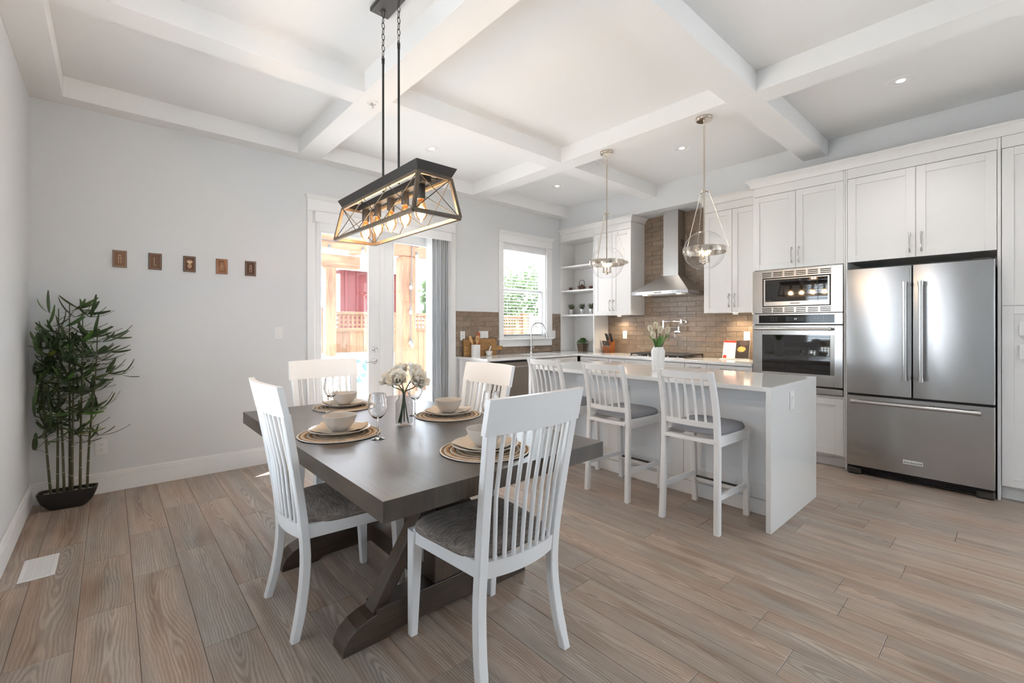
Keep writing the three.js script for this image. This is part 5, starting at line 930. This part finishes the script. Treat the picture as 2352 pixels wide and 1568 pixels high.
{
  const o = thing('floor_vent', 'white metal floor vent register beside the left wall', 'floor vent', [-0.283, 0, -3.482]);
  part('frame', panels(-0.068, 0.068, -0.148, 0.148, [[-0.05, 0.05, -0.13, 0.13]]).map(([a, b, c, d]) => bb(a, b, 0.0, 0.006, c, d, 0.0015)), M.plastic, o);
  part('well', bb(-0.05, 0.05, 0.0002, 0.001, -0.13, 0.13, 0.0001), M.slot, o);
  for (let i = 0; i < 26; i++) { const z = -0.127 + i * 0.0101; part('louver', bb(-0.05, 0.05, 0.0012, 0.0048, z, z + 0.0068, 0.0006), M.plastic, o); }
  for (const x of [-0.017, 0.017]) part('divider', bb(x - 0.002, x + 0.002, 0.001, 0.0052, -0.13, 0.13, 0.0005), M.plastic, o);
}
// ---------------------------------------------------------------- blinds
{
  const o = thing('window_blind', 'white horizontal slat blind in the kitchen window', 'blind'), x0 = 4.062, x1 = 4.862, zc = ZB - 0.04;
  part('headrail', bb(x0 - 0.004, x1 + 0.006, 2.36, 2.418, zc - 0.028, zc + 0.036, 0.003), M.blind, o);
  const g = (() => { const r = []; for (let i = 0; i <= 6; i++) { const u = -1 + i / 3; r.push([u * 0.0245, 0.003 * (1 - u * u)]); } const top = r.map(([z, y]) => [z, y + 0.0011]), bot = r.slice().reverse(); const ring = [...top, ...bot]; return skin([ring.map(([z, y]) => [0, y, z]), ring.map(([z, y]) => [x1 - x0, y, z])], { crease: 0.6 }); })();
  for (let i = 0; i < 27; i++) { const m = part('slat', g, M.blind, o); m.position.set(x0, 1.178 + i * 0.0437, zc); m.rotation.x = -0.1; }
  part('bottom_rail', bb(x0, x1, 1.138, 1.156, zc - 0.025, zc + 0.025, 0.003), M.blind, o);
  for (const x of [x0 + 0.12, x1 - 0.12]) part('ladder_cord', [rod([x, 1.15, zc + 0.025], [x, 2.37, zc + 0.025], 0.0009, 5), rod([x, 1.15, zc - 0.025], [x, 2.37, zc - 0.025], 0.0009, 5)], M.blind, o);
  part('pull_cord', [rod([x1 - 0.05, 1.5, zc + 0.04], [x1 - 0.05, 2.36, zc + 0.04], 0.0012, 5), rod([x1 - 0.05, 1.46, zc + 0.04], [x1 - 0.05, 1.5, zc + 0.04], 0.006, 8, 0.003)], M.blind, o);
  rebase(o, 4.46, 1.138, zc);
  // blinds of the two windows in the left wall, seen mirrored in the oven and fridge
  LW.slice(0, 2).forEach(([a, b, c, d], k) => {
    const w = thing('window_blind', k ? 'white slat blind in the narrow left window' : 'white slat blind in the wide left window', 'blind', [XL - 0.05, c, (a + b) / 2]), L = b - a - 0.07;
    part('headrail', bb(-0.03, 0.03, d - c - 0.09, d - c - 0.035, -L / 2, L / 2, 0.002), M.blind, w);
    for (let y = 0.06; y < d - c - 0.1; y += 0.0475) { const m = part('slat', bb(-0.024, 0.024, -0.001, 0.001, -L / 2, L / 2, 0.0005), M.blind, w); m.position.y = y; m.rotation.z = 0.38; }
  });
}
{
  const o = thing('vertical_blind', 'white vertical vane blind stacked open at the patio doors', 'blind'), zv = ZB + 0.055;
  part('valance', [bb(1.517, 3.135, 2.335, 2.437, ZB + 0.092, ZB + 0.1, 0.001), bb(1.517, 1.523, 2.335, 2.437, ZB + 0.021, ZB + 0.095), bb(3.129, 3.135, 2.335, 2.437, ZB + 0.021, ZB + 0.095), bb(1.517, 3.135, 2.43, 2.437, ZB + 0.021, ZB + 0.095)], M.trim, o);
  part('track', bb(1.53, 3.12, 2.375, 2.41, zv - 0.018, zv + 0.018), M.trim, o);
  const g = (() => { const r = []; for (let i = 0; i <= 8; i++) { const u = -1 + i / 4; r.push([u * 0.0445, 0.004 * (1 - u * u)]); } const ring = [...r.map(([z, x]) => [x + 0.0009, z]), ...r.slice().reverse().map(([z, x]) => [x, z])]; return skin([ring.map(([x, z]) => [x, 0, z]), ring.map(([x, z]) => [x, 2.32, z])].map((q) => q.reverse()), { crease: 0.6 }); })();
  for (let i = 0; i < 13; i++) { const m = part('vane', g, M.vane, o); m.position.set(2.842 + i * 0.0195, 0.05, zv - 0.004); m.rotation.y = 0.12 + 0.3 * (i % 3 === 0 ? 1 : i % 3 === 1 ? -0.35 : 0.3); }
  part('wand', [rod([3.105, 0.85, zv + 0.03], [3.105, 2.37, zv + 0.03], 0.0035, 8), rod([3.105, 0.80, zv + 0.03], [3.105, 0.86, zv + 0.03], 0.007, 8)], M.blind, o);
  rebase(o, 2.3, 0.05, zv);
}
// ---------------------------------------------------------------- counter and shelf things
{
  const o = thing('cutting_board', 'large live edge wooden cutting board leaning on the tiles', 'cutting board'), pts = [[3.352, 0.0], [3.885, 0.0], [3.886, 0.2], [3.87, 0.219], [3.8, 0.222], [3.72, 0.214], [3.6, 0.222], [3.5, 0.216], [3.4, 0.22], [3.352, 0.212]];
  const g = uvBox(mv(ext(pts.map(([x, y]) => [x - 3.62, y]), 0.024, 0.002), 0, 0, 0), 'x'); part('slab', g, M.honey, o);
  part('bark_edge', [...Array(12)].map((_, i) => cb(0.046, rr(0.012, 0.02), 0.024, -0.245 + i * 0.0455, 0.216 + rr(-0.003, 0.004), 0.012, 0.005)), M.bark, o, 'dark bark edge');
  o.position.set(3.62, 0.9115, ZB + 0.034); o.rotation.x = -0.07;
}
{
  const o = thing('cutting_board', 'small wooden paddle board with handle pointing to the window', 'cutting board'), b = [[-0.15, 0], [0.10, 0], [0.12, 0.02], [0.12, 0.06], [0.25, 0.075], [0.255, 0.08], [0.255, 0.115], [0.25, 0.12], [0.12, 0.13], [0.12, 0.165], [0.10, 0.185], [-0.15, 0.185], [-0.17, 0.165], [-0.17, 0.02]];
  part('board', uvBox(ext(b, 0.016, 0.002, [[[0.235, 0.09], [0.245, 0.09], [0.245, 0.105], [0.235, 0.105]]]), 'x'), M.honey, o); o.position.set(3.715, 0.9115, ZB + 0.075); o.rotation.x = -0.06;
}
{
  const x = 3.46, z = -4.585, y = 0.9112, o = thing('utensil_crock', 'white ribbed ceramic crock holding wooden utensils', 'crock', [x, y, z]), N = 64;
  const R = (r, yy, k) => [...Array(N)].map((_, i) => { const a = -i / N * 2 * PI, q = r * (1 + k * Math.cos(a * 16)); return [q * Math.cos(a), yy, q * Math.sin(a)]; });
  part('body', skin([R(0.054, 0, 0.015), R(0.056, 0.01, 0.02), R(0.056, 0.145, 0.02), R(0.055, 0.15, 0), R(0.050, 0.15, 0), R(0.049, 0.01, 0), R(0.01, 0.01, 0)], { crease: 0.9 }), M.whiteCeramic, o);
  const mk = (label, a, b, head) => { const u = thing('wooden_utensil', label, 'utensil', [x, y + 0.012, z], 0, 'wooden utensils'); part('handle', rod(a, b, 0.006, 10, 0.0075), M.spoon, u); const d = V(...b).sub(V(...a)).normalize(); const h = part('head', head, M.spoon, u); h.position.set(...b); h.quaternion.setFromUnitVectors(V(0, 1, 0), d); };
  mk('flat wooden spatula leaning left in the crock', [0.02, 0, 0], [-0.055, 0.17, -0.005], uvBox(mv(ext([[-0.009, -0.02], [0.009, -0.02], [0.02, 0.03], [0.02, 0.085], [-0.02, 0.085], [-0.02, 0.03]], 0.006, 0.001), 0, 0, -0.003)));
  mk('slotted wooden spoon standing in the crock', [-0.01, 0, 0.01], [0.012, 0.165, 0.012], mv(ext([[-0.008, -0.015], [0.008, -0.015], [0.024, 0.02], [0.028, 0.06], [0.018, 0.09], [-0.018, 0.09], [-0.028, 0.06], [-0.024, 0.02]], 0.006, 0.001, [-0.012, 0, 0.012].map((c) => [[c - 0.003, 0.025], [c + 0.003, 0.025], [c + 0.003, 0.07], [c - 0.003, 0.07]])), 0, 0, -0.003));
  const m = thing('pepper_mill', 'tall red brown wooden pepper mill behind the crock', 'pepper mill', [3.535, 0.9112, -4.632]);
  part('body', lathe([[0, 0], [0.028, 0], [0.029, 0.01], [0.024, 0.06], [0.02, 0.13], [0.022, 0.2], [0.025, 0.235], [0.025, 0.246], [0, 0.246]], 28), M.mill, m); part('head', mv(lathe([[0, 0], [0.024, 0], [0.026, 0.012], [0.0255, 0.045], [0.02, 0.058], [0.012, 0.063], [0, 0.064]], 28), 0, 0.248, 0), M.mill, m);
}
{
  const o = thing('mortar_and_pestle', 'small white marble mortar with pestle beside the boards', 'mortar', [3.685, 0.9112, -4.6]);
  part('mortar', lathe([[0, 0], [0.036, 0], [0.037, 0.012], [0.034, 0.02], [0.045, 0.05], [0.047, 0.062], [0.043, 0.0625], [0.038, 0.04], [0.02, 0.022], [0, 0.02]], 36), M.marble, o);
  const p = part('pestle', lathe([[0, 0], [0.012, 0.004], [0.015, 0.014], [0.009, 0.04], [0.0085, 0.09], [0.01, 0.102], [0, 0.106]], 20), M.marble, o); p.position.set(-0.008, 0.03, 0); p.rotation.z = -0.42;
}
{
  const o = thing('knife_block', 'wooden knife block full of black handled knives', 'knife block', [5.385, 0.9112, -3.955], -PI / 2);
  part('block', uvBox(skin([[[-0.062, 0, 0.062], [0.062, 0, 0.062], [0.062, 0, -0.062], [-0.062, 0, -0.062]], [[-0.062, 0.095, 0.062], [0.062, 0.095, 0.062], [0.062, 0.185, -0.062], [-0.062, 0.185, -0.062]]], { crease: 0.2 })), M.knifeWood, o);
  const kn = (name, x, y, z, l, w) => { const k = part(name, [bb(-w / 2, w / 2, 0, l, -0.006, 0.006, 0.004)], M.black, o, 'black knife handle with steel rivets'); part('rivets', [0.25, 0.6].map((t) => mv(new THREE.CylinderGeometry(0.0028, 0.0028, 0.013, 8).rotateX(PI / 2), 0, l * t, 0)), M.steelBright, k); part('bolster', bb(-w / 2, w / 2, -0.006, 0.004, -0.0065, 0.0065, 0.001), M.steelBright, k); k.position.set(x, y, z); k.rotation.x = 0.42; };
  for (let i = 0; i < 6; i++) kn('steak_knife', -0.048 + i * 0.0192, 0.1, 0.052, 0.085, 0.014);
  for (const [x, l] of [[-0.045, 0.13], [-0.022, 0.12], [0.024, 0.125], [0.046, 0.13]]) kn('knife', x, 0.165, -0.03, l, 0.021);
  const s = part('scissors', [new THREE.TorusGeometry(0.016, 0.004, 6, 18).translate(-0.012, 0.02, 0), new THREE.TorusGeometry(0.016, 0.004, 6, 18).translate(0.012, 0.02, 0)], std3({ color: lin(0.5, 0.12, 0.05), roughness: 0.4 }), o); s.position.set(0, 0.155, 0.0); s.rotation.x = 0.42; s.scale.setScalar(0.7);
}
{
  const o = thing('cookbook', 'open cookbook with red header and pasta photo on a stand', 'book'), tilt = 0.32;
  const pageL = canvasTex(256, 384, (c, w, h) => { c.fillStyle = '#f3efe6'; c.fillRect(0, 0, w, h); c.fillStyle = '#d8301f'; c.fillRect(0, 0, w, 46); c.fillRect(14, 322, 64, 62); c.fillStyle = '#8a857c'; for (let i = 0; i < 13; i++) c.fillRect(34, 92 + i * 16, 120 + (i * 37) % 80, 3); });
  const pageR = canvasTex(256, 384, (c, w, h) => { c.fillStyle = '#2c211c'; c.fillRect(0, 0, w, h); c.fillStyle = '#4a3a36'; c.beginPath(); c.ellipse(150, 60, 90, 60, 0, 0, 7); c.fill(); for (let i = 0; i < 260; i++) { const a = i * 2.4, r = 78 * Math.sqrt((i % 97) / 97); c.strokeStyle = ['#e2a63a', '#f2c667', '#c9852a', '#f7da92'][i % 4]; c.lineWidth = 6; c.beginPath(); const x = 110 + r * Math.cos(a), y = 190 + 0.75 * r * Math.sin(a); c.moveTo(x, y); c.lineTo(x + 12 * Math.cos(i), y + 12 * Math.sin(i)); c.stroke(); } });
  const mk = (name, map, w) => part(name, [bb(0, w, 0, 0.215, 0, 0.007, 0.001)], M.whiteCeramic, o);
  const L = mk('left_pages', null, 0.14), Rp = mk('right_pages', null, 0.15);
  const pl = (m, w, map) => { const q = part('printed_page', new THREE.PlaneGeometry(w - 0.002, 0.213), std3({ map, roughness: 0.6 }), m); q.position.set(w / 2, 0.1075, 0.0076); };
  pl(L, 0.14, pageL); pl(Rp, 0.15, pageR);
  L.position.set(-0.14, 0.012, 0); L.rotation.set(-tilt, 0.08, 0); Rp.position.set(0, 0.012, 0.004); Rp.rotation.set(-tilt, -0.12, 0);
  part('stand_ledge', bb(-0.16, 0.16, 0, 0.011, -0.005, 0.045, 0.002), M.marble, o); part('stand_back', [bar([-0.1, 0.005, -0.004], [-0.1, 0.2, -0.075], 0.012, 0.004), bar([0.1, 0.005, -0.004], [0.1, 0.2, -0.075], 0.012, 0.004), bar([-0.1, 0.2, -0.075], [-0.1, 0.0, -0.11], 0.012, 0.004), bar([0.1, 0.2, -0.075], [0.1, 0.0, -0.11], 0.012, 0.004)], M.pull, o);
  o.position.set(5.39, 0.9112, -2.19); o.rotation.y = -PI / 2 + 0.12;
}
// tea set and plants on the open shelves
{
  const o = thing('teapot', 'dark brown clay teapot with arched handle on the middle shelf', 'teapot', [5.36, 1.8442, -4.435]);
  part('body', lathe([[0, 0], [0.032, 0], [0.036, 0.004], [0.054, 0.024], [0.058, 0.042], [0.05, 0.06], [0.032, 0.07], [0.03, 0.072]], 40), M.terracotta, o); part('lid', mv(lathe([[0.031, 0], [0.027, 0.006], [0.008, 0.01], [0.006, 0.014], [0.009, 0.019], [0.006, 0.024], [0, 0.025]], 28), 0, 0.071, 0), M.terracotta, o);
  part('handle', tube([[0, 0.064, 0.042], [0, 0.1, 0.05], [0, 0.14, 0.038], [0, 0.153, 0], [0, 0.14, -0.038], [0, 0.1, -0.05], [0, 0.064, -0.042]], 0.0042, 32, 8), M.iron, o, 'thin black arched handle');
  part('spout', rod([0, 0.035, -0.045], [0, 0.066, -0.076], 0.013, 14, 0.007), M.terracotta, o);
  const cup = (label, x, z) => { const c = thing('tea_cup', label, 'cup', [x, 1.8442, z], 0, 'clay tea cups'); part('saucer', lathe([[0, 0], [0.025, 0], [0.036, 0.005], [0.035, 0.006], [0.02, 0.003], [0, 0.003]], 28), M.terracotta, c); part('cup', mv(lathe([[0, 0], [0.02, 0], [0.027, 0.02], [0.029, 0.045], [0.0265, 0.045], [0.02, 0.01], [0, 0.008]], 28), 0, 0.003, 0), M.terracotta, c); };
  cup('dark brown clay tea cup left of the teapot', 5.33, -4.628); cup('dark brown clay tea cup right of the teapot', 5.34, -4.245);
  const blade = petalGeo(0.005, 0.1, 0.1, 0.8, 1, 3);
  const grass = (label, z) => {
    const c = thing('grass_pot', label, 'potted plant', [5.345, 1.4742, z], 0, 'potted grasses'); part('bucket', lathe([[0, 0], [0.028, 0], [0.037, 0.078], [0.0385, 0.08], [0.0365, 0.08], [0.028, 0.01], [0, 0.01]], 32), M.zinc, c, 'galvanised metal bucket'); part('soil', mv(lathe([[0, 0], [0.0345, 0]], 20), 0, 0.07, 0), M.bark, c);
    const b = []; for (let i = 0; i < 90; i++) { const g = blade.clone(), a = rr(0, 6.28), t = rr(0.02, 0.55); g.scale(1, rr(0.7, 1.05), 1); g.applyQuaternion(new THREE.Quaternion().setFromEuler(new THREE.Euler(0, a, 0)).multiply(new THREE.Quaternion().setFromAxisAngle(V(1, 0, 0), t))); b.push(mv(g, Math.sin(a) * 0.022 * rnd(), 0.07, Math.cos(a) * 0.022 * rnd())); }
    part('blades', b, M.grassBlade, c).userData.kind = 'stuff';
  };
  grass('small potted grass in metal bucket, leftmost of three', -4.622); grass('small potted grass in metal bucket, middle of three', -4.412); grass('small potted grass in metal bucket, rightmost of three', -4.24);
  const h = thing('herb_pot', 'leafy herb in a square woven pot on the counter', 'potted plant', [5.41, 0.9112, -4.465]);
  part('pot', skin([[[-0.045, 0, 0.045], [0.045, 0, 0.045], [0.045, 0, -0.045], [-0.045, 0, -0.045]], [[-0.06, 0.12, 0.06], [0.06, 0.12, 0.06], [0.06, 0.12, -0.06], [-0.06, 0.12, -0.06]]], { crease: 0.2 }), M.wicker, h);
  const hl = petalGeo(0.018, 0.024, 0.3, 0.7, 2, 3), b = []; for (let i = 0; i < 260; i++) { const g = hl.clone(), a = rr(0, 6.28), e = rr(0, 1.5), r = 0.07 * Math.cbrt(rnd()); g.applyQuaternion(new THREE.Quaternion().setFromEuler(new THREE.Euler(rr(-1.5, 1.5), a, 0))); b.push(mv(g, r * 1.05 * Math.sin(a) * Math.cos(e), 0.125 + r * 0.95 * Math.sin(e), r * 1.05 * Math.cos(a) * Math.cos(e))); }
  part('foliage', b, M.herb, h).userData.kind = 'stuff';
}

// ---------------------------------------------------------------- outside
struct('ground', [uvBox(sharp(-40, 40, -0.3, -0.12, -40, 40))], M.lawn, 'pale sunlit ground around the house', 'ground');
struct('patio', [uvBox(sharp(-2, 9, -0.119, -0.06, -8.2, ZB - WT - 0.001))], M.patio, 'pale paved patio outside the glazed doors', 'patio');
{
  const P = thing('pergola', 'cedar pergola with heavy beams outside the patio doors', 'pergola', [2.5, -0.06, -6.8]), p = (n, x0, x1, y0, y1, z0, z1, al) => part(n, uvBox(bb(x0 - 2.5, x1 - 2.5, y0 + 0.06, y1 + 0.06, z0 + 6.8, z1 + 6.8, 0.006), al), M.cedar, P);
  p('beam', 0.2, 5.2, 2.345, 2.62, -6.22, -6.08, 'x'); p('beam', 0.2, 3.12, 2.245, 2.455, -7.46, -7.32, 'x'); p('beam', 0.2, 5.2, 2.42, 2.44, -6.26, -6.22, 'x');
  for (const [x0, x1, z] of [[3.24, 3.47, -6.3], [-0.2, 0.03, -6.3]]) p('post', x0, x1, -0.06, 2.345, z, z + 0.2, 'y');
  for (const [x0, x1] of [[2.555, 2.715], [0.3, 0.46]]) p('post', x0, x1, -0.06, 2.245, -7.46, -7.3, 'y');
  p('knee_brace', 2.9, 3.02, 2.46, 2.53, -7.3, -6.25, 'z');
}
function fencePanel(label, x0, x1, z, mat = M.fence, turn = 0) {
  const o = thing('garden_fence', label, 'fence', [x0, -0.12, z], turn), L = x1 - x0, q = (n, a, b, c, d, e, f, al) => part(n, uvBox(bb(a, b, c + 0.12, d + 0.12, e, f, 0.002), al), mat, o);
  for (let x = 0; x < L - 0.01; x += 0.127) q('board', x + 0.002, Math.min(L, x + 0.125), 0, 1.215, -0.012, 0.012, 'y');
  q('rail', 0, L, 1.205, 1.27, -0.045, 0.045, 'x'); q('rail', 0, L, 1.515, 1.56, -0.045, 0.045, 'x');
  for (let x = 0.05; x < L; x += 0.083) q('lattice_strip', x, x + 0.04, 1.27, 1.515, 0, 0.01, 'y');
  for (let k = 0; k < 3; k++) q('lattice_strip', 0, L, 1.305 + k * 0.083, 1.345 + k * 0.083, -0.01, 0, 'x');
  for (let x = 0; x <= L + 0.01; x += 2.4) { q('post', x - 0.06, x + 0.06, 0, 1.6, -0.06, 0.06, 'y'); q('post_cap', x - 0.075, x + 0.075, 1.6, 1.63, -0.075, 0.075, 'x'); }
}
fencePanel('cedar board fence with lattice top behind the pergola', 2.72, 7.6, -8.05);
fencePanel('board fence seen through the kitchen window, coloured pale to imitate overexposure', 7.75, 12.6, -8.05, std3({ map: rep(grainTex, 3, 1), color: lin(0.42, 0.41, 0.39), roughness: 0.85 }));  // pale fence colour imitates overexposure by daylight
{
  const o = thing('red_house', 'red board and batten house wall beyond the fence', 'house', [5.0, -0.12, -10.4]), x = (v) => v - 5.0;
  part('wall', bb(x(3.95), x(5.5), 0, 2.72, -0.4, 0), M.redSiding, o); part('corner_trim', bb(x(3.8), x(3.95), 0, 2.62, -0.4, 0.02), M.cushionWhite, o, 'white corner board');
  for (let k = 0; k < 6; k++) part('batten', bb(x(4.06 + k * 0.27), x(4.12 + k * 0.27), 0, 2.72, 0, 0.03), M.redSiding, o);
  part('eave', bb(x(3.6), x(5.6), 2.72, 2.84, -0.5, 0.25), M.cushionWhite, o); part('gutter', bb(x(3.6), x(5.6), 2.84, 2.93, 0.2, 0.32), std3({ color: lin(0.2, 0.2, 0.21), roughness: 0.6 }), o);
}
function tree(label, x, z, h, r, n) {
  const o = thing('tree', label, 'tree', [x, -0.12, z]); part('trunk', [rod([0, 0, 0], [0.1, h * 0.6, 0], 0.12, 10, 0.06)], M.treeBark, o);
  const lf = petalGeo(0.09, 0.13, 0.2, 0.7, 2, 3), g = []; for (let i = 0; i < n; i++) { const q = lf.clone(), a = rr(0, 6.28), b = Math.acos(rr(-1, 1)), R = r * Math.cbrt(rr(0.3, 1)) * (0.75 + 0.4 * ns(a * 2, b * 3)); q.applyQuaternion(new THREE.Quaternion().setFromEuler(new THREE.Euler(rr(0, 6), rr(0, 6), 0))); g.push(mv(q, R * Math.sin(b) * Math.cos(a), h * 0.62 + R * 0.9 * Math.cos(b), R * Math.sin(b) * Math.sin(a))); }
  part('foliage', g, M.treeLeaf, o).userData.kind = 'stuff';
}
tree('leafy green tree right of the red house', 6.75, -9.6, 3.4, 1.05, 2600);
tree('leafy green tree filling the kitchen window', 9.6, -10.0, 3.0, 1.5, 3600);
{
  const sofa = thing('patio_sofa', 'white cushioned patio sofa outside the patio doors', 'sofa', [2.9, -0.06, -7.05]);
  part('base', bb(-0.75, 0.85, 0.02, 0.22, -0.4, 0.4, 0.01), M.fence, sofa); part('seat_cushion', bb(-0.75, 0.85, 0.22, 0.42, -0.38, 0.42, 0.04), M.cushionWhite, sofa); part('back_cushion', bb(-0.75, 0.85, 0.40, 0.92, -0.42, -0.24, 0.05), M.cushionWhite, sofa);
  const pat = canvasTex(256, 256, (c) => { c.fillStyle = '#e9eef0'; c.fillRect(0, 0, 256, 256); c.fillStyle = '#4a6076'; for (let i = 0; i < 7; i++) { c.beginPath(); c.ellipse(40 + (i * 83) % 220, 40 + (i * 57) % 210, 46, 22, i, 0, 7); c.fill(); } c.fillStyle = '#b9cf6a'; for (let i = 0; i < 4; i++) { c.beginPath(); c.ellipse(70 + (i * 101) % 180, 60 + (i * 67) % 180, 26, 9, i * 2, 0, 7); c.fill(); } });
  const pil = (label, x, m) => { const o = thing('throw_pillow', label, 'pillow', [x, 0.37, -7.0], 0.1); const n = 14, rings = []; for (let j = 0; j <= n; j++) { const t = j / n * PI; rings.push([...Array(28)].map((_, i) => { const a = i / 28 * 2 * PI, c = Math.cos(a), s = Math.sin(a), q = Math.pow(Math.pow(Math.abs(c), 5) + Math.pow(Math.abs(s), 5), -0.2) * Math.pow(Math.sin(t), 0.35); return [0.22 * q * c, 0.22 + 0.22 * q * s, 0.07 * Math.cos(t)]; })); } const g = skin(rings, { crease: 1.4, caps: false }), uv = g.attributes.uv, p = g.attributes.position; for (let i = 0; i < p.count; i++) uv.setXY(i, p.getX(i) / 0.44 + 0.5, p.getY(i) / 0.44); part('cover', g, m, o); };
  pil('blue patterned throw pillow on the patio sofa', 3.03, std3({ map: pat, roughness: 0.9 })); pil('grey striped throw pillow on the patio sofa', 2.52, std3({ color: lin(0.42, 0.44, 0.46), roughness: 0.9 }));
}
{
  const bulbG = lathe([[0, -0.085], [0.018, -0.078], [0.026, -0.058], [0.02, -0.034], [0.012, -0.02], [0.012, -0.012]], 16), sockG = lathe([[0.012, -0.03], [0.016, -0.026], [0.017, 0.012], [0.006, 0.022], [0, 0.024]], 14);
  const lights = (label, wire, spots) => { const o = thing('string_lights', label, 'string lights', spots[0]); const b = V(...spots[0]); part('cord', tube(wire.map((q) => V(...q).sub(b).toArray()), 0.006, 48, 6), M.cordGrey, o); for (const q of spots) { const s = part('socket', sockG, M.cordGrey, o); s.position.set(...V(...q).sub(b).toArray()); part('frosted_bulb', bulbG, M.frosted, s); } };
  lights('string lights hanging straight down beside the right pergola post', [[3.39, 2.62, -6.072], [3.375, 2.0, -6.072], [3.37, 1.5, -6.072], [3.36, 1.02, -6.072]], [[3.37, 1.93, -6.072], [3.365, 1.56, -6.072], [3.36, 1.10, -6.072], [3.385, 1.06, -6.062]]);
  lights('string lights draped along the front pergola beam', [[1.2, 2.5, -6.072], [1.6, 2.52, -6.072], [2.0, 2.44, -6.072], [2.3, 2.43, -6.072], [2.6, 2.45, -6.072], [3.0, 2.52, -6.072], [3.5, 2.5, -6.072]], [[2.02, 2.42, -6.072], [2.17, 2.36, -6.072], [2.63, 2.38, -6.072], [3.47, 2.40, -6.072]]);
}
renderer.render(scene, camera);
